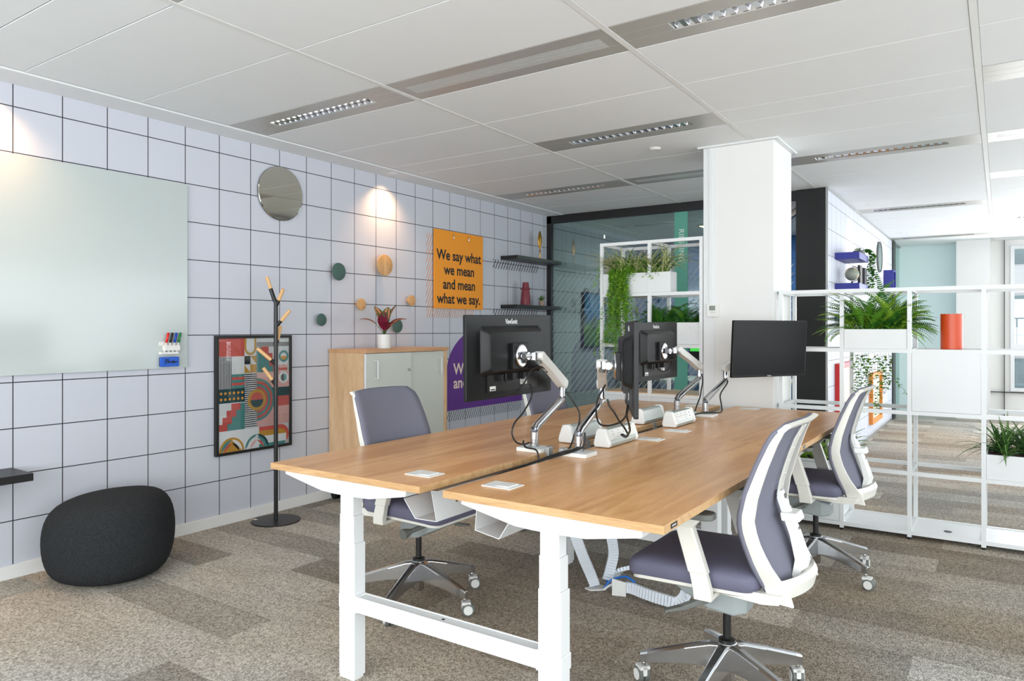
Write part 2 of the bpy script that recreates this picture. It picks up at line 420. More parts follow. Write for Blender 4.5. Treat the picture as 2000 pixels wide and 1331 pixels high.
def ceiling_vent(bay, x0, x1, y0, y1):
    t = thing('ceiling_vent', 'slotted metal air vent, %s, %s' % (rowname(y0), bayname(bay)), 'air vent', ((x0+x1)/2, (y0+y1)/2, H), 0, 'slot vents in the ceiling')
    w = (x1-x0)/2; hl = w-0.06; p = MB(); hy = 0.148; s = 0.055
    p.box((-w, -hy, 0), (w, -s, 0.012)); p.box((-w, s, 0), (w, hy, 0.012)); p.box((-w, -s, 0), (-hl, s, 0.012)); p.box((hl, -s, 0), (w, s, 0.012))
    p.build('metal_band', M_band, t, bevel=0.0015, bseg=1)
    p = MB(); p.box((-hl, -s, 0.03), (hl, s, 0.034)); p.build('dark_slot', M_black, t)
    p = MB()
    for ya_, yb_ in ((-0.052, -0.034), (-0.030, -0.024), (-0.020, 0.002), (0.006, 0.012), (0.016, 0.052)):
        p.box((-hl, ya_, 0.0), (hl, yb_, 0.02))
    p.build('slats', mat('vent_slat', (205, 206, 204), 0.4, metal=0.2), t)
for kd, bay, x0, x1, y0, y1 in special:
    if bay == 1 and y0 > 8: continue
    (ceiling_light if kd == 'light' else ceiling_vent)(bay, x0, x1, y0, y1)

def spot(loc, label, tgt, energy=26, size=115):
    t = thing('downlight', label, 'downlight', loc, 0, 'warm downlights along the walls')
    p = MB(); p.lathe([(0.033, 0.02), (0.033, -0.001), (0.043, -0.003), (0.045, 0.004)], seg=24, cap=False); p.build('trim_ring', M_white, t)
    p = MB(); p.lathe([(0.001, 0.006), (0.032, 0.006)], seg=24); p.build('lamp', M_lamphot, t)
    l = bpy.data.lights.new('downlight_beam', 'SPOT'); l.energy = energy; l.color = (1.0, 0.60, 0.32); l.spot_size = radians(size); l.spot_blend = 1.0; l.shadow_soft_size = 0.05
    o = bpy.data.objects.new('downlight_beam', l); COL.objects.link(o); o.location = (loc[0], loc[1], loc[2]-0.012)
    d = Vector(tgt)-Vector(o.location); o.rotation_euler = d.to_track_quat('-Z', 'Y').to_euler()
spot((-4.31, 4.55, H-0.004), 'warm downlight in the ceiling strip above the round wooden wall knobs', (-4.42, 4.55, 1.4), 40)
spot((-4.31, 1.56, H-0.004), 'warm downlight in the ceiling strip above the whiteboard at the left edge', (-4.42, 1.62, 1.4), 46)
spot((-4.31, -1.50, H-0.004), 'warm downlight in the ceiling strip left of the whiteboard', (-4.42, -1.50, 1.2), 20)
spot((-1.16, 8.55, H), 'warm downlight over the blue wall shelves', (-1.33, 8.55, 1.2), 14)
spot((-1.16, 11.3, H), 'warm downlight beyond the round mirror of the side wall', (-1.33, 11.3, 1.2), 14)
spot((-3.2, 8.9, 2.62), 'warm downlight glowing inside the glass meeting room', (-3.2, 8.9, 0), 22, 100)

b = MB(); b.lathe([(0.0, 0.0), (0.03, -0.003), (0.042, 0.006), (0.045, 0.012)], seg=24)
o = b.build('smoke_detector', M_whitep); o.location = (-2.11, 5.0, H-0.012); tag(o, 'small round white smoke detector on the ceiling left of the pillar', 'smoke detector')

# ---- pillar
x0, y0, x1, y1 = PIL
b = MB(); b.box((x0, y0, 0), (x1, y1, H+0.03)); struct('wall_pillar', b, M_paint, bevel=0.004)
b = MB(); b.box((x0+0.045, y0-0.012, 1.53), (x0+0.062, y0, H)); b.box((x0+0.0, y0-0.004, 0), (x0+0.085, y0, H)); struct('trim_2', b, M_white)
b = MB()
g_ = 0.035
b.box((x0-g_, y0-g_, H-0.012), (x1+g_, y0, H)); b.box((x0-g_, y1, H-0.012), (x1+g_, y1+g_, H)); b.box((x0-g_, y0, H-0.012), (x0, y1, H)); b.box((x1, y0, H-0.012), (x1+g_, y1, H))
struct('trim_3', b, M_white)
b = MB(); b.box((x0-0.008, y0-0.012, 0), (x1+0.008, y1+0.012, 0.075)); struct('baseboard_pillar', b, M_white)
t = thing('thermostat', 'small square white thermostat on the front of the white pillar', 'thermostat', (-1.737, y0, 1.487))
b = MB(); b.prism(rrect(-0.042, -0.047, 0.042, 0.047, 0.006), 1, -0.022, 0); b.build('housing', M_whitep, t, bevel=0.002)
b = MB(); b.box((-0.024, -0.0235, 0.0), (0.02, -0.022, 0.034)); b.build('display', mat('lcd', (120, 128, 118), 0.3), t)
b = MB()
for i in range(3): b.box((-0.012+0.012*i, -0.0235, -0.016), (-0.005+0.012*i, -0.022, -0.012))
b.build('buttons', M_gray, t)

# ---- meeting room (glass front, blue inside)
b = MB(); b.box((WL, 9.8, 0), (XM, 9.95, 2.9)); struct('wall_meeting_back', b, grid_wall_mat('blue_grid_wall', (58, 104, 172), (28, 48, 84), -3.0, 1.3106, axis='X'))
b = MB()
b.box((WL, YG-0.03, H-0.09), (XM-0.2, YG+0.03, H)); b.box((WL, YG-0.03, 0), (WL+0.06, YG+0.03, H)); b.box((WL, YG-0.03, 0), (-1.62, YG+0.03, 0.05))
b.box((-2.42, YG-0.025, 0), (-2.38, YG+0.025, H))
b.box((-1.60, YG-0.06, 0), (XM-0.004, YG+0.10, H)); b.box((-1.63, YG-0.05, 0), (-1.60, YG+0.03, H))
struct('trim_4', b, M_black)
b = MB()
b.box((XM, YG-0.06, 0), (XM+0.012, 12.12, H)); wx = struct('wall_side', b, M_wallX)
b = MB(); b.box((XM-0.1, YG+0.1, 0), (XM, 12.12, H)); struct('wall_side_core', b, M_paint)
b = MB(); b.box((XM+0.0, YG-0.066, 0), (XM+0.02, YG-0.05, H)); b.box((XM, YG-0.06, H-0.022), (XM+0.02, 13.2, H)); b.box((XM+0.012, YG-0.05, 0), (XM+0.02, 12.1, 0.035)); struct('trim_5', b, M_alu)
b = MB(); b.box((XM-0.1, 12.12, 0), (XM+0.03, 12.42, H)); struct('trim_6', b, M_black)
b = MB(); b.box((XM-0.01, 12.42, 0), (XM, 13.2, H)); struct('window_1', b, glass_mat('greenish_glass', (0.7, 0.9, 0.86, 1), 0.2))
for i, (xa, xb) in enumerate(((WL+0.06, -3.70), (-3.697, -2.42), (-2.38, -1.63))):
    if i == 2: xb = -2.36
    b = MB(); b.box((xa, YG-0.005, 0.05), (xb, YG+0.005, H-0.09)); struct('window_%d' % (i+2), b, M_glassW)
# ajar door leaf
t = thing('door_1', None, None, (-1.60, YG+0.06, 0), atan2(8.13-7.38, -1.93+1.60)); t['kind'] = 'structure'
b = MB(); b.box((0, -0.02, 0.02), (0.06, 0.02, 2.57)); b.box((0.76, -0.02, 0.02), (0.82, 0.02, 2.57)); b.box((0.06, -0.02, 2.50), (0.76, 0.02, 2.57)); b.box((0.06, -0.02, 0.02), (0.76, 0.02, 0.12))
b.build('door_frame', M_black, t)
b = MB(); b.box((0.06, -0.004, 0.12), (0.76, 0.004, 2.50)); b.build('door_pane', M_glassW, t)
b = MB(); b.tube([(0.72, -0.05, 0.9), (0.72, -0.05, 1.25)], 0.01); b.tube([(0.72, 0, 0.92), (0.72, -0.05, 0.92)], 0.008); b.tube([(0.72, 0, 1.23), (0.72, -0.05, 1.23)], 0.008); b.build('door_handle', M_black, t)
# decals on the glass
t = thing('name_stripe', 'tall teal vinyl stripe lettered RIESLING on the meeting room glass', 'sign', (-2.795, YG-0.007, 0))
b = MB(); b.box((-0.073, -0.001, 0.1), (0.073, 0.001, H-0.095)); b.build('stripe', M_teal, t)
text_mesh('lettering', 'RIESLING', 0.082, mat('pale_letter', (225, 240, 232), 0.6), t, frame_mat((0.002, -0.0016, 2.235), (0, 0, -1), (1, 0, 0)), bold=0.0005, space=1.06)
b = MB(); yy = YG-0.0065
for i in range(52):
    xs_ = -5.4+0.068*i; xe = xs_+1.1; za, zb = 0.62, 2.0
    pa, pb = xs_, xe
    if pa < WL+0.07: f = (WL+0.07-pa)/(pb-pa); za = za+(zb-za)*f; pa = WL+0.07
    if pa > -2.87 and pb < -2.72: continue
    if pb > -2.87:
        if pa >= -2.87: pass
    if pb > -1.66: f = (-1.66-pa)/(pb-pa); zb = za+(zb-za)*f; pb = -1.66
    if pb-pa < 0.1: continue
    b.add([(pa-0.0045, yy, za), (pa+0.0045, yy, za), (pb+0.0045, yy, zb), (pb-0.0045, yy, zb)], [(0, 1, 2, 3)])
tag(b.build('glass_decal', M_frost), 'frosted diagonal line decal across the meeting room glass', 'decal')
# room booking panel
t = thing('booking_screen', 'small black booking tablet with green bar on the glass wall', 'screen', (-2.60, YG-0.012, 1.13))
b = MB(); b.prism(rrect(-0.1, -0.12, 0.13, 0.05, 0.008), 1, -0.012, 0.004); b.build('housing', M_screen, t)
b = MB(); b.box((-0.09, -0.0135, -0.01), (0.12, -0.012, 0.04)); b.build('green_bar', mat('green_led', (60, 190, 70), 0.4, emit=(60, 200, 70), estr=0.6), t)
# forest picture inside on left wall
def forest():
    m = mat('forest_print', (60, 110, 120), 0.3, emit=(40, 80, 60), estr=0.0); g = NG(m); p = m.node_tree.nodes['Principled BSDF']
    tc = g.n('ShaderNodeTexCoord'); sp = g.n('ShaderNodeSeparateXYZ'); g.l(tc.outputs['Generated'], sp.inputs[0])
    r = g.n('ShaderNodeValToRGB'); e = r.color_ramp.elements; e[0].position = 0.0; e[0].color = lin((60, 120, 50)); e[1].position = 1.0; e[1].color = lin((60, 120, 170))
    for pos, c in ((0.35, (110, 160, 50)), (0.45, (40, 90, 60)), (0.6, (60, 120, 190)), (0.8, (90, 160, 210))):
        k = e.new(pos); k.color = lin(c)
    nz = g.n('ShaderNodeTexNoise'); nz.inputs['Scale'].default_value = 9; nz.inputs['Detail'].default_value = 6; g.l(tc.outputs['Generated'], nz.inputs['Vector'])
    zz = g.math('ADD', sp.outputs[2], g.math('MULTIPLY', g.math('SUBTRACT', nz.outputs['Fac'], 0.5), 0.7)); g.l(zz, r.inputs[0])
    wv = g.n('ShaderNodeTexNoise'); wv.noise_dimensions = '1D'; wv.inputs['Scale'].default_value = 26; g.l(sp.outputs[1], wv.inputs['W'])
    tr = g.math('GREATER_THAN', wv.outputs['Fac'], 0.6); tr = g.math('MULTIPLY', tr, g.math('GREATER_THAN', sp.outputs[2], 0.38))
    g.l(g.mix(tr, r.outputs[0], lin((36, 44, 60))), p.inputs['Base Color'])
    return m
t = thing('forest_picture', 'forest picture in blues and greens on the wall inside the glass room', 'picture', (WL, 8.65, 1.47))
b = MB(); b.box((0, -0.52, -0.36), (0.035, 0.52, 0.36)); b.build('frame', M_black, t)
b = MB(); b.box((0.035, -0.505, -0.345), (0.037, 0.505, 0.345)); b.build('print', forest(), t)
t = thing('meeting_table', 'white meeting table with slim legs inside the glass room', 'table', (-3.1, 8.6, 0))
b = MB(); b.box((-0.9, -0.45, 0.72), (0.9, 0.45, 0.745)); b.build('table_top', M_white, t, bevel=0.002)
for sx in (-1, 1):
    for sy in (-1, 1):
        b = MB(); b.box((sx*0.86-0.025, sy*0.41-0.025, 0), (sx*0.86+0.025, sy*0.41+0.025, 0.72)); b.build('leg', M_white, t)
# ceiling of the meeting room sits a little lower
b = MB(); b.box((WL, YG+0.03, 2.62), (XM-0.1, 9.8, 2.66)); struct('ceiling_meeting', b, M_ceil)

t = thing('ceiling_light', 'warm square ceiling lamp inside the glass meeting room', 'ceiling light', (-2.9, 8.7, 2.618), 0)
b = MB(); b.box((-0.16, -0.16, -0.012), (0.16, 0.16, 0.0)); b.build('housing', M_white, t)
b = MB(); b.box((-0.14, -0.14, -0.014), (0.14, 0.14, -0.0121)); b.build('lamp', M_lamphot, t)
area('meeting_room_lamp', (-2.9, 8.7, 2.59), (0, 0, 0), 0.28, 0.28, 55, (1.0, 0.92, 0.82))

# ---- far wall, right wall, wall behind the camera with windows
M_pale = mat('pale_blue_panel', (220, 234, 236), 0.5)
b = MB(); b.box((XM-0.2, YF, 0), (-0.55, YF+0.1, H+0.1)); struct('wall_far_panel', b, M_pale)
b = MB(); b.box((-0.56, 12.85, 0), (-0.13, YF+0.1, H+0.1)); struct('wall_far_column', b, M_paint)
def window_wall(n0, name, axis, pos, a0, a1, zs, mull, out):
    """wall at given plane with window openings: list of (start,end)"""
    b = MB()
    def bx(a, c, z0, z1, t0=0.0, t1=0.12):
        p0, p1 = pos+out*t0, pos+out*t1
        if axis == 1: b.box((a, p0, z0), (c, p1, z1))
        else: b.box((p0, a, z0), (p1, c, z1))
    bx(a0, a1, 0, zs[0]); bx(a0, a1, zs[1], H+0.15)
    cur = a0
    for (s, e) in mull:
        if s > cur: bx(cur, s, zs[0], zs[1])
        cur = e
    if cur < a1: bx(cur, a1, zs[0], zs[1])
    struct(name, b, M_paint)
    i = n0
    for (s, e) in mull:
        b2 = MB(); f = 0.05
        def fx(a, c, z0, z1, t0, t1, B):
            p0, p1 = pos+out*t0, pos+out*t1
            if axis == 1: B.box((a, p0, z0), (c, p1, z1))
            else: B.box((p0, a, z0), (p1, c, z1))
        for (a, c, z0, z1) in ((s, s+f, zs[0], zs[1]), (e-f, e, zs[0], zs[1]), (s+f, e-f, zs[0], zs[0]+f), (s+f, e-f, zs[1]-f, zs[1]), (s+f, e-f, zs[0]+0.62, zs[0]+0.70)):
            fx(a, c, z0, z1, -0.022, 0.05, b2)
        w = b2.build('window_%d' % i, M_white); w['kind'] = 'structure'
        b3 = MB(); fx(s+f, e-f, zs[0]+f, zs[1]-f, 0.012, 0.018, b3); b3.build('pane', M_glassC, w)
        i += 1
    return i
ni = window_wall(5, 'wall_far', 1, YF-0.05, -0.13, XR, (0.42, 2.6), [(0.12, 1.32), (1.5, 2.7), (2.88, 4.2)], 1)
ni = window_wall(ni, 'wall_right', 0, XR, YB, YF, (0.45, 2.6), [(-2.6+1.75*i, -1.1+1.75*i) for i in range(9)], 1)
ni = window_wall(ni, 'wall_behind', 1, YB, WL, XR, (0.45, 2.6), [(-4.0+1.7*i, -2.5+1.7*i) for i in range(5)], -1)
b = MB(); b.box((0.04, YF-0.10, 0.0), (0.05, YF-0.06, H)); b.box((-0.13, YF-0.1, 0.40), (XR, YF-0.05, 0.41)); struct('trim_7', b, M_black)

# opposite building outside the far windows
t = thing('opposite_building', 'pale building with grey glass bands seen through the far windows', 'building', (3, 21, 0))
b = MB(); b.box((-9, 0, -4), (9, 4, 8)); b.build('facade', mat('pinkish_render', (214, 206, 206), 0.8), t)
for zz in (-3.1, -1.6, -0.1, 1.4, 2.9, 4.4):
    for xx in range(-8, 9, 2):
        b = MB(); b.box((xx-0.85, -0.02, zz), (xx+0.85, 0.05, zz+0.75)); f = b.build('window', mat('dull_grey_glass', (110, 122, 126), 0.2), t)
    b = MB(); b.box((-9, -0.12, zz+0.82), (9, 0.02, zz+0.95)); b.build('ledge', mat('ledge_stone', (232, 220, 216), 0.7), t)
#PART2
# ================================================================ LEFT WALL ITEMS
# whiteboard
t = thing('whiteboard', 'large frameless glass whiteboard on the gridded wall at the left edge', 'whiteboard', (WL, 1.33, 1.70))
b = MB(); b.prism(rrect(-1.402, -0.6, 1.402, 0.6, 0.012), 0, 0.012, 0.018); b.build('glass_panel', M_board, t)
b = MB()
for yy in (-1.2, 1.2):
    for zz in (-0.45, 0.45): b.lathe([(0.02, 0), (0.02, 0.012)], (0, yy, zz), axis=0, seg=12)
b.build('spacers', M_alu, t)
# marker holder with markers
XB = WL+0.018
t = thing('marker_holder', 'white magnetic pen holder near the lower right corner of the whiteboard', 'pen holder', (XB, 2.605, 1.235))
b = MB(); b.box((0, -0.07, 0.008), (0.004, 0.06, 0.035)); b.box((0, -0.07, -0.045), (0.03, 0.05, -0.030)); b.box((0, -0.045, -0.02), (0.004, 0.06, 0.012)); b.box((0.004, -0.045, -0.022), (0.03, 0.06, 0.012))
b.build('holder', M_whitep, t, bevel=0.002)
for i, (nm, c) in enumerate((('red', (215, 30, 30)), ('black', (25, 25, 28)), ('blue', (20, 70, 180)), ('green', (20, 120, 60)))):
    yy = 2.575+0.0275*i
    t = thing('marker_pen', '%s capped marker pen standing in the white holder on the whiteboard' % nm, 'marker pen', (XB+0.018, yy, 1.235), 0, 'marker pens in the whiteboard holder')
    p0 = Vector((0, -0.012, -0.035)); p1 = Vector((0, 0.016, 0.092)); d = (p1-p0)
    b = MB(); b.tube([p0, p0+d*0.5], 0.006, 10); b.build('barrel', M_whitep, t)
    cm = mat('marker_'+nm, c, 0.35)
    b = MB(); b.tube([p0+d*0.5, p1], 0.0075, 10); b.build('cap', cm, t)
    b = MB(); b.tube([p0-d*0.05, p0+d*0.01], 0.0065, 10); b.build('end_plug', cm, t)
t = thing('board_eraser', 'blue board eraser stuck on the whiteboard below the pen holder', 'eraser', (XB, 2.597, 1.142))
b = MB(); b.prism(rrect(-0.06, -0.031, 0.06, 0.031, 0.006), 0, 0.008, 0.03); b.build('body', mat('eraser_blue', (18, 86, 190), 0.4), t, bevel=0.002)
b = MB(); b.box((0, -0.058, -0.029), (0.008, 0.058, 0.029)); b.build('felt', M_black, t)
b = MB(); b.add([(0.0306, -0.035, 0.018), (0.0306, -0.035, -0.02), (0.0306, -0.008, 0.018)], [(0, 1, 2)]); b.build('logo_triangle', mat('dark_blue_ink', (14, 44, 104), 0.5), t)
text_mesh('lettering', 'Artline', 0.024, M_ink, t, frame_mat((0.0306, 0.015, -0.001), (0, 1, 0), (0, 0, 1)), bold=0.0009)
# mirror
t = thing('round_mirror', 'round frameless mirror hung high on the gridded wall right of the whiteboard', 'mirror', (WL, 3.478, 2.357))
b = MB(); b.lathe([(0.199, 0.008), (0.199, 0.016), (0.195, 0.018)], axis=0, seg=64); b.build('mirror_glass', M_mirror, t)
b = MB(); b.lathe([(0.17, 0.0), (0.17, 0.008)], axis=0, seg=32); b.lathe([(0.2, 0.007), (0.2005, 0.0155), (0.199, 0.0155)], axis=0, seg=64, cap=False); b.build('backing', M_dgray, t)
# knobs
for (yy, zz, r, dpt, m, l) in ((4.016, 1.812, 0.071, 0.055, M_gknob, 'large dark green round wall knob left of the largest wooden knob'),
        (4.520, 1.900, 0.092, 0.075, M_wknob, 'largest pale wooden round wall knob below the warm downlight'),
        (4.262, 1.556, 0.049, 0.055, M_wknob, 'small wooden wall knob left of the potted plant on the cabinet'),
        (4.880, 1.608, 0.049, 0.055, M_wknob, 'small wooden wall knob left of the orange poster'),
        (3.845, 1.424, 0.049, 0.045, M_gknob, 'small dark green wall knob, lowest and nearest to the coat stand'),
        (4.700, 1.380, 0.062, 0.050, M_gknob, 'dark green wall knob half hidden behind the potted plant')):
    t = thing('coat_hook', l, 'wall hook', (WL, yy, zz), 0, 'round knobs on the gridded wall')
    b = MB(); k = r
    b.lathe([(k*0.32, 0), (k*0.34, dpt*0.3), (k*0.55, dpt*0.52), (k*0.88, dpt*0.68), (k, dpt*0.82), (k*0.97, dpt*0.93), (k*0.7, dpt), (k*0.3, dpt*1.03)], axis=0, seg=40)
    b.build('knob', m, t)

# framed geometric print
AY0, AY1, AZ0, AZ1 = 2.935, 3.566, 0.48, 1.306
t = thing('framed_print', 'black framed geometric print in coral, teal and mustard behind the coat stand', 'picture', (WL, AY0, AZ0))
w, h = AY1-AY0, AZ1-AZ0
b = MB(); fw = 0.02
for a, c in (((0, 0), (w, fw)), ((0, h-fw), (w, h)), ((0, fw), (fw, h-fw)), ((w-fw, fw), (w, h-fw))): b.box((0, a[0], a[1]), (0.032, c[0], c[1]))
b.build('frame', M_black, t, bevel=0.0015)
AC = [(232, 232, 234), (214, 92, 84), (82, 150, 148), (206, 156, 58), (12, 70, 78), (28, 28, 34), (234, 182, 176), (236, 168, 60)]
AM = [mat('print_ink_%s' % n, c, 0.45) for n, c in zip(('white', 'coral', 'teal', 'mustard', 'petrol', 'black', 'pink', 'amber'), AC)]
Wt, Co, Te, Mu, Pe, Bk, Pk, Am = range(8)
b = MB(); lay = [0]
PW, PH = w-2*fw, h-2*fw
def ap(poly, c, up=True):
    """flat ink shape in print units: u 0..6 left-right, v 0..8 bottom-top"""
    lay[0] += 1; x = 0.020+lay[0]*0.00004
    b.add([(x, fw+u/6*PW, fw+v/8*PH) for u, v in poly], [tuple(range(len(poly)))], c)
def R_(u0, v0, u1, v1, c): ap([(u0, v0), (u1, v0), (u1, v1), (u0, v1)], c)
K = (PW/6)/(PH/8)
def El(cu, cv, r, c, a0=0, a1=360, n=40):
    p = [(cu+r*cos(radians(a0+(a1-a0)*i/n)), cv+r*K*sin(radians(a0+(a1-a0)*i/n))) for i in range(n+1 if a1-a0 < 360 else n)]
    ap(p, c)
R_(0, 0, 6, 8, Wt)
R_(0, 6.72, 2.1, 8, Co)
ap([(2.1, 8), (2.1, 7.3)]+[(2.6+0.5*cos(radians(a)), 7.3+0.52*K*sin(radians(a))) for a in range(180, 361, 12)]+[(3.1, 8)], Mu)
ap([(2.27, 8), (2.27, 7.3)]+[(2.6+0.33*cos(radians(a)), 7.3+0.36*K*sin(radians(a))) for a in range(180, 361, 12)]+[(2.93, 8)], Wt)
for i in range(9): R_(0.02+i*0.12, 4.45, 0.02+i*0.12+0.06 if i < 8 else 1.04, 6.70, Bk)
R_(1.05, 5.55, 2.1, 6.72, Wt)
R_(2.1, 6.12, 2.6, 6.72, Bk); ap([(2.6, 6.72), (3.12, 6.72), (3.12, 6.12)], Mu); ap([(2.1, 6.1), (2.1, 5.5), (2.6, 5.5)], Mu); R_(2.6, 5.5, 3.12, 6.1, Mu); ap([(2.6, 6.1), (2.6, 5.5), (3.12, 5.5)], Mu)
R_(3.12, 7.36, 6, 7.72, Wt)
for i in range(36): R_(3.13+i*0.08, 7.38, 3.17+i*0.08, 7.70, Bk)
R_(3.12, 5.5, 4.9, 7.34, Te)
for i, (u0, v0) in enumerate(((3.5, 6.9), (3.85, 6.42), (4.2, 5.95), (4.55, 5.5))):
    R_(u0, v0, 6-1.0, v0+0.47, Co)
R_(4.15, 6.88, 5.0, 7.36, Wt); R_(4.5, 6.4, 5.05, 6.9, Wt); R_(4.85, 5.93, 5.1, 6.42, Wt)
El(5.5, 6.62, 0.44, Te); El(5.5, 6.62, 0.27, Wt); El(5.5, 6.62, 0.27, Am, 180, 360)
R_(5.05, 5.75, 5.85, 5.98, Pk); R_(5.05, 5.55, 5.85, 5.75, Co)
R_(3.12, 4.3, 6, 5.5, Pk); R_(3.12, 1.55, 6, 2.9, Pk); R_(3.12, 3.64, 6, 4.3, Pe); R_(3.12, 2.9, 6, 3.64, Co)
El(5.5, 5.02, 0.45, Wt); El(5.5, 5.02, 0.27, Bk, 90, 270); El(5.5, 5.02, 0.27, Te, -90, 90)
R_(1.05, 4.45, 2.1, 5.45, Te); R_(1.05, 5.05, 2.1, 5.25, Co); R_(1.05, 4.65, 2.1, 4.85, Co)
cu, cv = 3.12, 3.5
for r, c in ((1.55, Te), (1.36, Co), (1.17, Te), (0.98, Co), (0.8, Te)): El(cu, cv, r, c, -90, 90)
R_(2.1, 1.55, 3.12, 5.45, Wt)
for i in range(26): R_(2.1, 1.6+i*0.15, 3.12, 1.67+i*0.15, Bk)
El(cu, cv, 0.78, Mu); El(cu, cv, 0.55, Co, 0, 180); El(cu, cv, 0.55, Pe, 180, 360)
R_(0, 3.45, 2.1, 4.45, Pe)
for i in range(6):
    for j in range(2): El(0.2+i*0.34, 3.72+j*0.42, 0.10, Am, n=16)
R_(0, 1.5, 2.1, 3.45, Wt)
for i in range(4): R_(0.3*i+0.0 if i else 0, 1.5+0.47*i, 2.1, 1.98+0.47*i, Co)
for i in range(4): R_(0.7+0.35*i, 1.5+0.47*i-0.02, 2.1, 1.98+0.47*i, Te)
ap([(0, 1.98), (0.3, 1.98), (0.3, 2.45), (0.62, 2.45), (0.62, 2.92), (1.0, 2.92), (1.0, 3.43), (0, 3.43)], Wt)
R_(0, 0, 2.1, 1.5, Wt)
El(1.04, 0.0, 1.0, Mu, 0, 180); El(1.04, 0, 0.84, Te, 90, 180); El(1.04, 0, 0.84, Wt, 0, 90); El(1.04, 0, 0.6, Co, 90, 180); El(1.04, 0, 0.6, Bk, 0, 90)
R_(2.1, 0, 4.2, 1.5, Wt)
ap([(3.3, 1.5), (5.2, 1.5)]+[(5.2+0.75*cos(radians(a)), 0.75+0.75*sin(radians(a))) for a in range(90, -91, -15)]+[(3.3, 0)], Co)
ap([(3.3, 1.2), (5.2, 1.2)]+[(5.2+0.55*cos(radians(a)), 0.62+0.58*sin(radians(a))) for a in range(90, -91, -15)]+[(3.3, 0.04)], Mu)
ap([(3.3, 0.8), (5.7, 0.8)]+[(5.7, 0.2)]+[(3.3, 0.2)], Wt); R_(3.3, 0, 5.6, 0.24, Te)
El(3.12, 0, 1.0, Te, 90, 180); El(3.12, 0, 1.0, Pe, 0, 90); El(3.12, 0, 0.82, Wt, 90, 180); El(3.12, 0, 0.82, Te, 0, 90); El(3.12, 0, 0.58, Pk, 90, 180); El(3.12, 0, 0.58, Co, 0, 90)
b.build('print', AM, t)
b = MB(); b.box((0.0, fw, fw), (0.012, w-fw, h-fw)); b.build('backing_board', M_dgray, t)
b = MB(); b.box((0.0255, fw, fw), (0.0270, w-fw, h-fw)); b.build('picture_glass', glass_mat('picture_glass', (0.97, 0.97, 0.97, 1), 0.0), t)

# orange poster
t = thing('orange_sign', 'orange sign board reading We say what we mean and mean what we say', 'sign', (WL, 5.609, 1.926))
hw, hh = 0.386, 0.376
b = MB(); b.box((0.012, -hw, -hh), (0.02, hw, hh)); b.build('board', M_orange, t)
text_mesh('lettering', 'We say what\nwe mean\nand mean\nwhat we say.', 0.137, M_ink, t, frame_mat((0.0205, 0.0, -0.075), (0, 1, 0), (0, 0, 1)), bold=0.0030, xs=0.96, line=1.02)
for yy in (-0.10, 0.14):
    b = MB(); b.tube([(0.0, yy, hh-0.03), (0.024, yy, hh-0.03), (0.03, yy, hh-0.045), (0.028, yy, hh-0.07), (0.020, yy, hh-0.075)], 0.005, 8); b.build('hook', M_chrome, t)
def hatch(name, label, rects, ang, step, lw, m, x=WL+0.0006):
    b = MB(); dx = 1/math.tan(radians(ang))
    for (ya, yb, za, zb) in rects:
        k = int(math.floor((ya-(zb)*dx)/step)); k1 = int(math.ceil((yb-za*dx)/step))
        for i in range(k, k1+1):
            y_ = lambda z: i*step+z*dx
            z0_, z1_ = za, zb
            if y_(z0_) < ya: z0_ = (ya-i*step)/dx
            if y_(z1_) > yb: z1_ = (yb-i*step)/dx
            if z1_-z0_ < 0.01: continue
            b.add([(x, y_(z0_)-lw/2, z0_), (x, y_(z0_)+lw/2, z0_), (x, y_(z1_)+lw/2, z1_), (x, y_(z1_)-lw/2, z1_)], [(0, 1, 2, 3)])
    return tag(b.build(name, m), label, 'decal')
hatch('hatched_decal', 'orange diagonal hatch lines printed on the wall left of and below the orange sign', [(5.13, 5.223, 1.46, 2.25), (5.223, 5.86, 1.46, 1.55)], 66, 0.034, 0.008, M_orhatch)
# purple sign
pts = [(5.436, 0.556), (6.9, 0.556), (6.9, 0.9)]
pts += [(6.2+0.7*cos(a), 0.9+0.62*sin(a)) for a in [pi*i/24 for i in range(0, 14)]]
pts = [(5.436, 0.556), (6.75, 0.556)]+[(6.09+0.66*cos(a), 0.92+0.46*sin(a)) for a in [pi*i/28 for i in range(29)]]
t = thing('purple_sign', 'purple wall sign with an arched top behind the nearest monitor', 'sign', (WL, 6.09, 0.0))
b = MB(); b.prism([(u-6.09, v) for u, v in pts], 0, 0.001, 0.006); b.build('board', M_purple, t)
text_mesh('lettering', 'We\nand', 0.155, M_cream, t, frame_mat((0.0065, -0.56, 0.885), (0, 1, 0), (0, 0, 1)), bold=0.0028, align='LEFT', line=0.88)
hatch('hatched_decal', 'dark diagonal hatch lines printed on the wall below the purple sign', [(5.40, 6.72, 0.45, 0.553)], 62, 0.036, 0.009, M_ink)
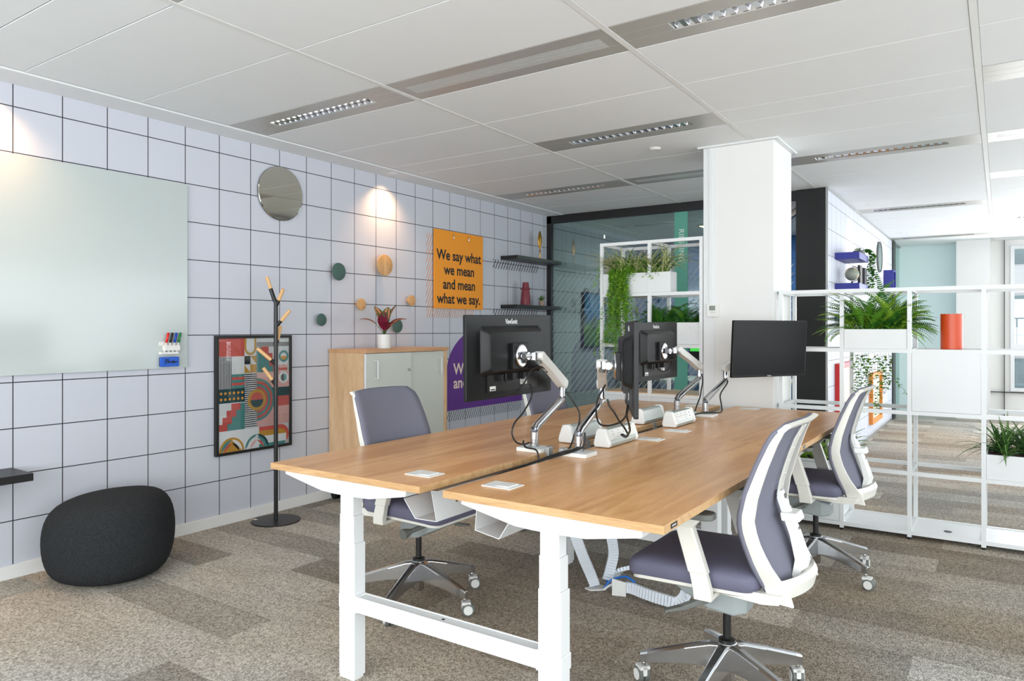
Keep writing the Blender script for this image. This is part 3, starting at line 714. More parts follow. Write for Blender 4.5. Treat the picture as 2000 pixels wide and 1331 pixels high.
# black wall shelves with hatch
for zz, l in ((2.135, 'upper black wall shelf beside the glass room with a gold ornament'), (1.612, 'lower black wall shelf beside the glass room with a maroon vase')):
    t = thing('wall_shelf', l, 'shelf', (WL, 6.76, zz), 0, 'black wall shelves beside the glass room')
    b = MB(); b.box((0, -0.42, -0.04), (0.22, 0.50, 0)); b.build('board', M_black, t, bevel=0.003)
    hatch('hatched_decal', 'black hatch lines on the wall under the %s' % ('upper black shelf' if zz > 2 else 'lower black shelf behind the monitor'), [(6.20, 7.10, zz-0.14, zz-0.042)], 58, 0.05, 0.013, M_ink)
t = thing('wall_shelf', 'small black wall shelf with diagonal bracket at the left edge beside the pouf', 'shelf', (WL, 1.45, 0.60))
b = MB(); b.box((0, -0.45, -0.04), (0.265, 0.27, 0)); b.build('board', M_black, t, bevel=0.002)
for yy in (-0.3, 0.13):
    b = MB(); b.tube([(0.22, yy, -0.04), (0.01, yy, -0.22)], 0.007, 8); b.tube([(0.008, yy, -0.04), (0.008, yy, -0.25)], 0.006, 6); b.build('bracket', M_black, t)
# ornaments on black shelves
t = thing('gold_ornament', 'gold leaf-shaped ornament on the upper black shelf', 'ornament', (WL+0.13, 6.93, 2.135))
b = MB(); b.lathe([(0.025, 0), (0.025, 0.008), (0.008, 0.014), (0.006, 0.09), (0.012, 0.10), (0.006, 0.11)], seg=16); b.build('stem', M_gold, t)
b = MB(); rg = []
for i in range(9):
    f = i/8; ww = 0.042*sin(pi*min(1, f*0.98+0.02))**0.8+0.001; rg.append([(0.012*cos(a)*(ww/0.042), ww*sin(a), 0.11+0.22*f) for a in [2*pi*k/12 for k in range(12)]])
b.loft(rg); b.build('leaf', M_gold, t)
t = thing('tall_vase', 'maroon ringed conical vase on the lower black shelf', 'vase', (WL+0.14, 6.62, 1.612))
b = MB(); b.lathe([(0.058, 0), (0.058, 0.005), (0.048, 0.13), (0.042, 0.17), (0.058, 0.175), (0.058, 0.183), (0.04, 0.19), (0.033, 0.25), (0.03, 0.25), (0.03, 0.2)], seg=28); b.build('body', M_maroon, t)

# ---- cabinet
CX0, CX1, CY0, CY1, CZ0, CZ1 = WL+0.012, -4.012, 3.945, 4.925, 0.12, 1.193
t = thing('storage_cabinet', 'oak cabinet with two pale sliding doors standing against the gridded wall', 'cabinet', (WL, 4.435, 0))
def L_(x, y, z): return (x-WL, y-4.435, z)
b = MB(); b.box(L_(CX0, CY0, CZ0), L_(CX1-0.03, CY0+0.022, CZ1-0.028)); b.box(L_(CX0, CY1-0.022, CZ0), L_(CX1-0.008, CY1, CZ1-0.028)); b.box(L_(CX0, CY0+0.022, CZ0), L_(CX1-0.04, CY1-0.022, CZ0+0.022)); b.box(L_(CX0, CY0+0.022, CZ0+0.022), L_(CX0+0.01, CY1-0.022, CZ1-0.028))
b.build('carcass', M_cab, t, bevel=0.001)
b = MB(); b.box(L_(CX0, CY0-0.005, CZ1-0.028), L_(CX1+0.004, CY1+0.008, CZ1)); b.build('top_board', M_cabtop, t, bevel=0.001)
b = MB(); b.box(L_(CX1-0.022, CY0+0.002, CZ0), L_(CX1-0.006, 4.46, CZ1-0.032)); d1 = b.build('door', M_door, t, bevel=0.001)
b = MB(); b.box(L_(CX1-0.040, 4.44, CZ0), L_(CX1-0.024, CY1-0.024, CZ1-0.032)); d2 = b.build('door', M_door, t, bevel=0.001)
b = MB(); b.box(L_(CX1-0.023, CY0-0.001, CZ0), L_(CX1-0.005, CY0+0.004, CZ1-0.032)); b.build('door_edge', M_white, t)
for (d, yy, dx) in ((d1, 4.05, 0), (d2, 4.84, -0.018)):
    b = MB(); xx = CX1-0.006+dx
    b.tube([L_(xx, yy-0.012, 1.105), L_(xx+0.026, yy, 1.105), L_(xx+0.026, yy, 0.965), L_(xx, yy-0.012, 0.965)], 0.0055, 8); b.build('door_handle', M_white, d)
b = MB(); b.lathe([(0.011, 0), (0.011, 0.022), (0.006, 0.024)], L_(CX1-0.006, 4.425, 1.02), axis=0, seg=16); b.build('lock', M_chrome, d1)
for sy in (0.04, 0.94):
    for sx in (0.05, 0.37):
        b = MB()
        for o_ in (-0.016, 0.016): b.lathe([(0.026, -0.011), (0.035, -0.008), (0.035, 0.008), (0.026, 0.011)], (sx, CY0+sy-4.435+o_, 0.035), axis=1, seg=20)
        b.tube([(sx, CY0+sy-4.435, 0.035), (sx, CY0+sy-4.435, 0.12)], 0.008); b.build('castor', M_blackp, t)

# ---- plants helpers
def leafmat(n, c, r=0.5): return mat(n, c, r, var=0.35, vscale=25, spec=0.4)
G1 = leafmat('fern_green', (84, 138, 34)); G2 = leafmat('ivy_green', (98, 152, 40)); G3 = leafmat('strap_green', (52, 96, 34)); G4 = leafmat('dark_fern_green', (40, 96, 26))
CR = leafmat('cream_stripe', (206, 208, 150)); G5 = leafmat('fern_yellow_green', (134, 172, 48)); G6 = leafmat('succulent_green', (84, 120, 50))
def strap(b, p, az, L, w, up, droop, rng, mis=(0, 1), n=9):
    """arching strap leaf, three strips wide"""
    d = Vector((cos(az), sin(az), 0)); s = Vector((-sin(az), cos(az), 0)); P = Vector(p); el = up; rows = []
    for i in range(n+1):
        f = i/n; ww = w*(0.55+0.9*f*(1-f)*1.6)*(1-f**3)+0.0004
        c = P.copy(); rows.append([c-s*ww+Vector((0, 0, ww*0.35)), c-s*ww*0.35, c+s*ww*0.35, c+s*ww+Vector((0, 0, ww*0.35))])
        P = P+(d*cos(el)+Vector((0, 0, sin(el))))*(L/n); el -= droop/n
    bse = len(b.v)
    for r in rows: b.v += [tuple(q) for q in r]
    for i in range(n):
        for k in range(3):
            b.f.append((bse+i*4+k, bse+i*4+k+1, bse+i*4+5+k, bse+i*4+4+k)); b.m.append(mis[1] if k != 1 else mis[0]); b.sm.append(True)
def oval(b, p, d, nrm, L, w, mi=0):
    d = Vector(d).normalized(); s = d.cross(Vector(nrm)).normalized(); up = s.cross(d); P = Vector(p)
    b.add([P, P+d*L*0.35+s*w+up*w*0.25, P+d*L*0.75+s*w*0.8+up*w*0.15, P+d*L, P+d*L*0.75-s*w*0.8+up*w*0.15, P+d*L*0.35-s*w+up*w*0.25, P+d*L*0.5],
          [(0, 1, 6), (1, 2, 6), (2, 3, 6), (3, 4, 6), (4, 5, 6), (5, 0, 6)], mi)
def trail(b, p0, n_len, rng, spread=0.02, step=0.016, L=0.02, w=0.008, mis=(0,), sway=0.012, out=None):
    P = Vector(p0); pts = [P.copy()]
    if out is not None:
        o = Vector(out)
        for i in range(4): P = P+o*0.25+Vector((0, 0, 0.012*(1.5-i))); pts.append(P.copy())
    v = Vector((rng.uniform(-1, 1)*sway*0.3, rng.uniform(-1, 1)*sway*0.3, 0))
    for i in range(int(n_len/step)):
        v = v*0.8+Vector((rng.uniform(-1, 1), rng.uniform(-1, 1), 0))*sway*0.25
        P = P+Vector((v.x, v.y, -step)); pts.append(P.copy())
    b.tube(pts, 0.0011, 4, mi=0, cap=False)
    for q in pts[1:]:
        for _ in range(2):
            a = rng.uniform(0, 2*pi); d = Vector((cos(a), sin(a), rng.uniform(-0.9, 0.1)))
            oval(b, q+d*spread*0.15, d, (rng.uniform(-.4, .4), rng.uniform(-.4, .4), 1), L*rng.uniform(0.7, 1.25), w*rng.uniform(0.7, 1.25), rng.choice(mis))
def frond(b, p, az, L, w, up, droop, rng, mis=(0, 1), n=28):
    d0 = Vector((cos(az), sin(az), 0)); s = Vector((-sin(az), cos(az), 0)); P = Vector(p); el = up; mi = rng.choice(mis); tw = rng.uniform(-0.4, 0.4)
    pts = [P.copy()]
    for i in range(n):
        f = i/n; t = d0*cos(el)+Vector((0, 0, sin(el))); nr = s.cross(t)
        if f > 0.1:
            ll = w*min(1.0, (f-0.05)*5)*(1-(f)**3.0)+0.003; sw = L/n*0.33
            for sg in (-1, 1):
                a = (s*sg*cos(tw)+nr*(sin(tw)*sg-0.25)).normalized(); tip = P+a*ll+t*ll*0.35
                m_ = P+a*ll*0.5+t*ll*0.12
                b.add([P-t*sw*0.9, m_-t*sw, tip, m_+t*sw, P+t*sw*0.9], [(0, 1, 3, 4), (1, 2, 3)], mi)
        P = P+t*(L/n); el -= droop/n*(0.6+f*0.8); pts.append(P.copy())
    b.tube(pts, [0.0018*(1-0.7*i/n) for i in range(n+1)], 4, mi=mi, cap=False)
def planter(t, x0, x1, y0, y1, h):
    b = MB(); th = 0.006
    b.box((x0, y0, 0), (x1, y0+th, h)); b.box((x0, y1-th, 0), (x1, y1, h)); b.box((x0, y0+th, 0), (x0+th, y1-th, h)); b.box((x1-th, y0+th, 0), (x1, y1-th, h)); b.box((x0+th, y0+th, 0), (x1-th, y1-th, th))
    b.build('planter_box', M_white, t, bevel=0.001)
    b = MB(); b.box((x0+th, y0+th, th), (x1-th, y1-th, h-0.012)); b.build('soil', M_soil, t)

# cabinet plant
t = thing('potted_plant', 'potted plant with pink green and maroon leaves in white pot on the cabinet', 'plant', (-4.16, 4.29, CZ1))
b = MB(); b.lathe([(0.05, 0), (0.053, 0.004), (0.056, 0.115), (0.052, 0.115), (0.050, 0.10)], seg=36); b.build('pot', M_whitep, t)
b = MB(); b.lathe([(0.0005, 0.10), (0.0505, 0.10)], seg=24); b.build('soil', M_soil, t)
cm = [leafmat('calathea_pink', (196, 130, 96)), leafmat('calathea_green', (70, 84, 40)), leafmat('calathea_maroon', (112, 22, 50))]
rng = random.Random(4); b = MB()
def broad(b, az, el0, stem, L, w, droop, mi_in, mi_out):
    d = Vector((cos(az), sin(az), 0)); s = Vector((-sin(az), cos(az), 0)); P = Vector((0, 0, 0.10)); el = 1.35
    pts = [P.copy()]
    for i in range(5): el += (el0-1.35)/5; P = P+(d*cos(el)+Vector((0, 0, sin(el))))*stem/5; pts.append(P.copy())
    b.tube(pts, 0.0028, 5, mi=1, cap=False)
    n = 10; rows = []
    for i in range(n+1):
        f = i/n; ww = w*1.35*(sin(pi*f)**0.75)+0.0005; nr = s.cross(d*cos(el)+Vector((0, 0, sin(el))))
        rows.append([P+s*ww*k+(Vector((0, 0, 1)) if abs(nr.z) < 0.1 else nr*(1 if nr.z > 0 else -1))*abs(k)*ww*0.35 for k in (-1, -0.65, -0.2, 0.2, 0.65, 1)])
        P = P+(d*cos(el)+Vector((0, 0, sin(el))))*(L/n); el -= droop/n
    bs = len(b.v)
    for r in rows: b.v += [tuple(q) for q in r]
    for i in range(n):
        for k in range(5):
            b.f.append((bs+i*6+k, bs+i*6+k+1, bs+i*6+7+k, bs+i*6+6+k)); b.m.append(mi_in if (k in (1, 3) and 1 <= i <= n-2) else mi_out); b.sm.append(True)
cr, cl = TH, TH+pi      # leaf directions across the view
for az, el0, st, L, w, dr, a_, c_ in ((cl+0.2, 0.75, 0.10, 0.16, 0.030, 0.9, 0, 1), (cl-0.5, 1.25, 0.10, 0.17, 0.036, 0.35, 0, 1), (cr+0.3, 1.25, 0.12, 0.16, 0.038, 0.3, 0, 1), (cr-0.3, 0.75, 0.09, 0.17, 0.032, 0.8, 0, 2),
        (cl+1.2, 1.25, 0.05, 0.13, 0.036, 0.2, 2, 2), (cr-1.1, 0.95, 0.05, 0.12, 0.042, 0.9, 2, 2), (cr+1.2, 1.35, 0.10, 0.15, 0.034, 0.2, 0, 1), (cl+2.0, 1.1, 0.05, 0.10, 0.04, 0.9, 2, 2), (cl-1.2, 1.45, 0.08, 0.13, 0.034, 0.2, 2, 1)):
    broad(b, az, el0, st, L, w, dr, a_, c_)
b.build('leaves', cm, t)
# succulent
t = thing('potted_succulent', 'tiny spiky succulent in a taupe pot on the lower black shelf', 'plant', (WL+0.14, 6.95, 1.612))
b = MB(); b.lathe([(0.034, 0), (0.036, 0.06), (0.032, 0.06), (0.031, 0.05), (0.001, 0.05)], seg=24); b.build('pot', M_clay, t)
b = MB(); rng = random.Random(2)
for i in range(22): strap(b, (0, 0, 0.05), rng.uniform(0, 6.28), rng.uniform(0.06, 0.085), 0.008, rng.uniform(0.6, 1.4), 0.2, rng, (0, 0), n=5)
b.build('leaves', G6, t)

# ---- coat stand
t = thing('coat_stand', 'black metal coat stand with wooden-tipped branches on a round base', 'coat stand', (-4.225, 3.278, 0))
b = MB(); b.lathe([(0.168, 0), (0.168, 0.006), (0.164, 0.009)], seg=48); b.build('base', M_black, t)
b = MB(); b.box((-0.135, -0.09, 0.0092), (-0.105, -0.07, 0.0098)); b.build('label', M_whitep, t)
rx, ry = cos(TH), sin(TH)
def cv(px, z, dep=0.0):   # offset across the view from the pole in metres
    return (px*rx-sin(TH)*dep, px*ry+cos(TH)*dep, z)
b = MB(); b.tube([(0, 0, 0.009), (0, 0, 1.50), (0, 0, 1.535), cv(-0.012, 1.56), cv(-0.037, 1.635)], 0.0145, 14); b.build('pole', M_black, t)
for (z0, px1, z1, px2, z2, dep) in ((1.56, -0.037, 1.635, -0.064, 1.718, 0), (1.51, 0.022, 1.555, 0.058, 1.632, -0.02), (1.37, 0.038, 1.41, 0.098, 1.483, 0.0), (1.10, -0.030, 1.135, -0.115, 1.217, -0.05), (0.955, -0.022, 0.995, -0.075, 1.08, -0.04), (1.24, 0.004, 1.27, 0.010, 1.37, 0.07)):
    if z0 < 1.55:
        b = MB(); b.tube([cv(0, z0), cv(px1, z1, dep*0.3)], 0.0125, 12); b.build('branch', M_black, t)
    b = MB(); b.tube([cv(px1, z1, dep*0.3), cv(px2, z2, dep)], 0.0125, 12); b.build('peg', M_peg, t)

# ---- pouf
t = thing('pouf', 'round charcoal wool pouf on the carpet below the whiteboard', 'pouf', (-4.075, 2.065, 0))
b = MB(); prof = [(0.0, 0.03), (0.16, 0.02), (0.225, 0.004), (0.272, 0.018), (0.305, 0.06), (0.325, 0.13), (0.332, 0.21), (0.328, 0.29), (0.308, 0.36), (0.27, 0.408), (0.21, 0.436), (0.11, 0.450), (0.001, 0.454)]
rings = []
for r, z in prof[1:]:
    rings.append([((r*0.97)*cos(a)*(1+0.03*cos(2*a)), r*sin(a)*(1+0.03*cos(3*a+1)), z+0.022*(z/0.45)*cos(a-1.0)*min(1, r/0.3)) for a in [2*pi*i/48 for i in range(48)]])
b.loft(rings); b.build('body', M_pouf, t, sub=1)
b = MB(); b.lathe([(0.2, 0.0), (0.2, 0.04)], seg=24); b.build('base_pad', M_black, t)
# ================================================================ DESKS
def bench(name, label, Y0, Y1, group=None):
    t = thing(name, label, 'desk', (-1.63, Y0, 0), 0, group)
    LY = Y1-Y0; TZ = 0.80
    tops = ((-2.49, -1.68), (-1.575, -0.778)); ox = -1.63
    for a, c in tops:
        b = MB(); b.box((a-ox, 0.0, TZ-0.025), (c-ox, LY, TZ)); o = b.build('desktop', [M_desk, M_deskedge], t, bevel=0.0012)
        for p in o.data.polygons:
            if abs(p.normal.z) < 0.5: p.material_index = 1
    legs = ((-2.09, 0.092), (-1.178, 0.092))
    for cx, _ in legs:
        for yy, sg in ((0.045, 1), (LY-0.045, -1)):
            b = MB(); x = cx-ox; ya = yy
            def st(w, dpt, z0, z1): b.box((x-w/2, ya+(0 if sg > 0 else -dpt), z0), (x+w/2, ya+(dpt if sg > 0 else 0), z1))
            st(0.078, 0.052, 0.0, 0.012); st(0.084, 0.058, 0.012, 0.27); st(0.089, 0.062, 0.27, 0.322); st(0.084, 0.058, 0.322, 0.525); st(0.077, 0.053, 0.525, 0.632); st(0.070, 0.048, 0.632, 0.72)
            b.build('leg', M_white, t, bevel=0.002)
            b = MB()
            zt, zb, ze = 0.7745, 0.712, 0.757
            b.prism([(x-0.335, zt), (x-0.338, ze), (x-0.12, zb+0.003), (x-0.05, zb), (x+0.05, zb), (x+0.14, zb+0.003), (x+0.322, ze-0.01), (x+0.325, zt)], 1, ya-0.022 if sg > 0 else ya-0.05, ya+0.05 if sg > 0 else ya+0.022)
            b.build('support_arm', M_white, t, bevel=0.004)
        b = MB(); b.box((cx-ox-0.03, 0.06, 0.72), (cx-ox+0.03, LY-0.06, 0.757)); b.build('side_rail', M_white, t)
    for yy in (0.045+0.004, LY-0.045-0.058):
        b = MB(); xa, xb = legs[0][0]-ox+0.043, legs[1][0]-ox-0.043
        b.box((xa, yy, 0.265), (xb, yy+0.004, 0.325)); b.box((xa, yy+0.004, 0.318), (xb, yy+0.054, 0.322)); b.box((xa, yy+0.05, 0.265), (xb, yy+0.054, 0.325))
        b.box((xa-0.002, yy-0.003, 0.262), (xa+0.008, yy+0.05, 0.328)); b.box((xb-0.008, yy-0.003, 0.262), (xb+0.002, yy+0.05, 0.328))
        b.build('cross_beam', M_white, t, bevel=0.001)
        b = MB(); b.lathe([(0.0005, 0.3224), (0.006, 0.3224)], ((xa+xb)/2, yy+0.027, 0), seg=12); b.build('screw', M_dgray, t)
    # folded sheet cable trays
    for (prof) in (((-1.862, 0.712), (-1.806, 0.645), (-1.703, 0.648), (-1.728, 0.757), (-1.70, 0.757)), ((-1.375, 0.705), (-1.425, 0.63), (-1.527, 0.645), (-1.517, 0.757), (-1.545, 0.757))):
        b = MB(); th = 0.0016
        P = [(a-ox, z) for a, z in prof]
        b.loft([[(a, y, z) for a, z in P] for y in (0.12, LY-0.12)], closed=False, cap=False, smooth=False)
        b.build('cable_tray', M_white, t, solid=0.003, bevel=0)
    # small black badge on the right edge
    b = MB(); b.box((-0.778-ox, 0.05, 0.781), (-0.7772-ox, 0.10, 0.795)); b.build('badge', M_black, t)
    b = MB()
    for i in range(4): b.box((-0.7772-ox, 0.06+0.008*i, 0.786), (-0.777-ox, 0.0655+0.008*i, 0.790))
    b.build('badge_mark', M_whitep, t)
    return t
bench('double_desk', 'nearest pair of oak topped white height-adjustable desks', 1.905, 3.560, 'oak double desks')
bench('double_desk', 'further pair of oak topped white desks ending at the pillar', 3.566, 5.165, 'oak double desks')
# desk grommets
gl = {(0, 0): 'at the near end of the left desk', (0, 1): 'on the left desk behind the power strips', (0, 2): 'at the far end of the left desk',
      (1, 0): 'at the near end of the right desk', (1, 1): 'nearer one of two at the middle of right desks', (1, 2): 'further one of two at the middle of right desks', (1, 3): 'at the far end of the right desk'}
for (sx, k, x, y) in ((0, 0, -1.807, 2.08), (0, 1, -1.805, 3.722), (0, 2, -1.815, 5.03), (1, 0, -1.447, 2.08), (1, 1, -1.447, 3.367), (1, 2, -1.44, 3.72), (1, 3, -1.434, 5.04)):
    t = thing('cable_port', 'white square cable port %s' % gl[(sx, k)], 'cable port', (x, y, 0.80), 0, 'white cable ports in the desktops')
    b = MB(); b.box((-0.062, -0.045, 0.0), (0.062, 0.045, 0.004)); b.build('frame', M_whitep, t, bevel=0.0015)
    b = MB(); b.prism([(-0.02, 0.0042), (0.045, 0.0042), (0.045, 0.0075), (0.02, 0.0075)], 1, -0.03, 0.03); b.build('flap', M_whitep, t)

# ---- monitor: local frame: screen faces -y, width along x, centre at origin
def mk_monitor(label, c, right, w=0.622, h=0.367, roll=0.0, tilt=0.0):
    """c centre; right = unit direction (x,y) of image-right seen from the BACK side"""
    ang = atan2(right[1], right[0])
    t = thing('monitor', label, 'monitor', c, ang, 'black monitors on the desks')
    R = Matrix.Rotation(tilt, 4, 'X') @ Matrix.Rotation(roll, 4, 'Y')
    # seen from -y side is the BACK (camera side), screen on +y
    def fin(o): o.data.transform(R); o.data.update(); return o
    b = MB(); b.prism(rrect(-w/2, -h/2, w/2, h/2, 0.006), 1, -0.004, 0.014); fin(b.build('bezel', M_blackp, t, bevel=0.0025))
    b = MB(); b.box((-w/2+0.011, 0.0141, -h/2+0.016), (w/2-0.011, 0.0147, h/2-0.011)); fin(b.build('screen', M_screen, t))
    b = MB(); x0, x1, z0, z1 = -w*0.335, w*0.335, -h*0.20, h*0.335
    rr = [rrect(x0-0.012, z0-0.012, x1+0.012, z1+0.012, 0.02), rrect(x0-0.004, z0-0.004, x1+0.004, z1+0.004, 0.02), rrect(x0+0.006, z0+0.004, x1-0.006, z1-0.006, 0.02), rrect(x0+0.016, z0+0.012, x1-0.016, z1-0.016, 0.02)]
    b.loft([[(p[0], y, p[1]) for p in r] for r, y in zip(rr, (-0.004, -0.012, -0.034, -0.040))], smooth=True); fin(b.build('rear_housing', M_blackp, t))
    b = MB(); b.prism([(x0+0.03, z0-0.005), (x0+0.03, -h/2+0.03), (x1-0.02, -h/2+0.03), (x1-0.02, z0-0.005)], 1, -0.010, -0.004); b.box((-0.055, -0.012, -h*0.33), (0.0, -0.010, z0)); fin(b.build('port_panel', M_black, t))
    for xx in (-0.10, -0.075, -0.02, 0.06): b = MB(); b.box((xx-0.007, -0.03, z0-0.035), (xx+0.007, -0.010, z0-0.005)); fin(b.build('plug', M_cable, t))
    b = MB(); b.box((-0.165, -0.0106, -h/2+0.035), (-0.125, -0.0101, -h/2+0.055)); b.box((0.055, -0.0106, -h/2+0.05), (0.105, -0.0101, -h/2+0.08)); fin(b.build('sticker', M_whitep, t))
    b = MB()
    for i in range(4): b.box((0.060, -0.0109, -h/2+0.055+i*0.005), (0.080, -0.0106, -h/2+0.057+i*0.005))
    b.box((-0.16, -0.0109, -h/2+0.038), (-0.13, -0.0106, -h/2+0.043)); fin(b.build('sticker_print', M_ink, t))
    o = text_mesh('brand_lettering', 'ViewSonic', 0.032, mat('logo_silver', (225, 225, 225), 0.4), t, frame_mat((0.0, -0.0046, h/2-0.030), (1, 0, 0), (0, 0, 1)), bold=0.0002, xs=0.66, space=1.0); fin(o)
    o = text_mesh('brand_lettering', 'ViewSonic', 0.011, mat('logo_silver', (215, 215, 215), 0.4), t, frame_mat((0.0, 0.0145, -h/2+0.008), (-1, 0, 0), (0, 0, 1)), xs=0.75); fin(o)
    b = MB()
    for i in range(5): b.lathe([(0.0035, -0.0048), (0.0035, -0.004)], (-w/2+0.04+i*0.014, 0, -h/2+0.02), axis=1, seg=8)
    fin(b.build('buttons', M_black, t))
    # mounting block
    b = MB(); b.box((-0.055, -0.058, -0.058), (0.055, -0.038, 0.058)); fin(b.build('mount_block', M_blackp, t, bevel=0.003))
    return t
mon = [dict(l='nearest monitor seen from behind, facing the left desk', c=(-1.836, 2.705, 1.231), r=(0.064, 0.998), roll=-0.014, tilt=0.0),
       dict(l='monitor seen nearly edge-on at the middle, facing right', c=(-1.272, 2.75, 1.198), r=(-0.473*-1, 0.881*-1), roll=0.0, tilt=0.0),
       dict(l='black monitor seen from behind beyond the edge-on monitor', c=(-1.82, 4.322, 1.212), r=(0.06, 0.998), roll=-0.01, tilt=0.0),
       dict(l='monitor on the far right desk with its black screen visible', c=(-1.252, 4.838, 1.224), r=(-0.528, -0.849), roll=0.0, tilt=-0.06)]
for k in mon: mk_monitor(k['l'], k['c'], k['r'], roll=k['roll'], tilt=k['tilt'])

# ---- monitor arms
def mk_arm(label, base, elbow, end, mount, mn):
    """base post on desk, elbow top of lower link, end joint, mount point on the monitor block; mn = unit vector from monitor back to arm"""
    B = Vector((0, 0, 0)); O = Vector(base)
    t = thing('monitor_mount', label, 'monitor arm', base, 0, 'monitor arms clamped to the desks')
    E_ = Vector(elbow)-O; D = Vector(end)-O; Mt = Vector(mount)-O; n = Vector(mn).normalized()
    b = MB(); b.prism(rrect(-0.065, -0.055, 0.065, 0.055, 0.008), 2, 0.0, 0.018); b.build('base_plate', M_whitep, t, bevel=0.003)
    b = MB(); b.lathe([(0.026, 0.018), (0.026, 0.022)], seg=24); b.build('base_ring', M_gray, t)
    gx = 1 if B.x+O.x < -1.63 else -1
    b = MB(); b.box((gx*0.066, -0.02, -0.045), (gx*0.088, 0.02, 0.026)); b.build('clamp', M_alu, t, bevel=0.003)
    b = MB(); b.lathe([(0.0185, 0.02), (0.0185, 0.048), (0.0175, 0.049), (0.0175, 0.052), (0.019, 0.053), (0.019, 0.085)], seg=24)
    hd = Vector((E_.x, E_.y, 0)).normalized(); sd = Vector((-hd.y, hd.x, 0))
    b.build('post', M_chrome, t)
    b = MB()
    # lower link: flattened polished bar
    R = lambda c, a, e, u: [c+sd*a*cos(q)+u*e*sin(q) for q in [2*pi*k/16 for k in range(16)]]
    lk = (Vector((E_.x, E_.y, E_.z))-Vector((0, 0, 0.095))).normalized(); u = lk.cross(sd).normalized()
    b.loft([R(Vector((0, 0, 0.075)), 0.019, 0.019, hd), R(Vector((0, 0, 0.092)), 0.019, 0.021, u), R(Vector((0, 0, 0.100))+lk*0.02, 0.016, 0.022, u), R(Vector(E_)-lk*0.02, 0.013, 0.017, u), R(Vector(E_), 0.014, 0.016, u), R(Vector(E_)+Vector((0, 0, 0.02)), 0.015, 0.015, hd)])
    b.build('lower_link', M_chrome, t)
    b = MB(); b.tube([E_+Vector((0, 0, 0.015)), E_+Vector((0, 0, 0.062))], 0.015, 20); b.build('elbow_pin', M_chrome, t)
    P = E_+Vector((0, 0, 0.078)); hd2 = Vector((D.x-P.x, D.y-P.y, 0)).normalized(); sd2 = Vector((-hd2.y, hd2.x, 0)); lk2 = (D-P).normalized(); u2 = lk2.cross(sd2).normalized()
    if u2.z < 0: u2 = -u2
    b = MB(); q = [(-0.02, 0.024), (-0.028, 0.0), (-0.018, -0.022), (0.03, -0.024), (0.16, -0.018), ((D-P).length-0.02, -0.022), ((D-P).length+0.02, -0.016), ((D-P).length+0.024, 0.006), ((D-P).length+0.008, 0.022)]
    ring = lambda s: [P+lk2*a+u2*z+sd2*s for a, z in q]
    b.loft([ring(-0.021), ring(0.021)], smooth=False); b.build('upper_link', M_whitep, t, bevel=0.004)
    b = MB()
    for s in (-1, 1):
        for c_ in (P, D):
            m_ = c_+sd2*s*0.0235; b.tube([m_-sd2*s*0.003, m_+sd2*s*0.001], 0.018, 20)
    b.build('joint_cap', M_whitep, t)
    b = MB(); b.tube([D-u2*0.015, D+Vector((0, 0, -0.03))], 0.014, 12); b.tube([P, P-Vector((0, 0, 0.02))], 0.018, 16); b.build('joint_core', M_dgray, t)
    b = MB(); J = D+(Mt+n*0.035-D)*0.45
    b.tube([D, J], 0.013, 12); b.tube([J-Vector((0, 0, 0.016)), J+Vector((0, 0, 0.016))], 0.017, 16); b.tube([J, Mt+n*0.03], 0.0075, 12); b.tube([Mt+n*0.042, Mt+n*0.012], 0.017, 20)
    s3 = Vector((-n.y, n.x, 0)); K = Mt+n*0.03
    b.tube([K-s3*0.024, K+s3*0.024], 0.0145, 16); b.build('swivel', M_chrome, t)
    b = MB(); b.loft([[Mt+n*dd+s3*0.042*rr_*cos(a)+Vector((0, 0, 0.052*rr_*sin(a))) for a in [2*pi*k/28 for k in range(28)]] for dd, rr_ in ((0.0, 1.0), (0.004, 1.0), (0.008, 0.9))]); b.build('mount_plate', M_chrome, t)
    return t
ARMS = [('monitor arm holding the nearest monitor on the left desk', (-1.75, 2.766, 0.80), (-1.75, 3.017, 1.013), (-1.722, 2.765, 1.228), 0, (-1, 0)),
        ('monitor arm on the near right desk holding the edge-on monitor', (-1.522, 2.765, 0.80), (-1.52, 2.985, 1.021), (-1.394, 2.739, 1.20), 1, None),
        ('monitor arm on the far left desk behind the power strip', (-1.745, 4.495, 0.80), (-1.686, 4.743, 1.018), (-1.712, 4.43, 1.217), 2, None),
        ('monitor arm on the far right desk holding the front-facing monitor', (-1.545, 4.46, 0.80), (-1.494, 4.70, 1.018), (-1.345, 4.90, 1.19), 3, None)]
for l, base_, elb, en, mi_, _ in ARMS:
    k = mon[mi_]; a = atan2(k['r'][1], k['r'][0]); n = Vector((sin(a), -cos(a), 0)); c = Vector(k['c'])
    mk_arm(l, base_, elb, en, c+n*0.0585, n)

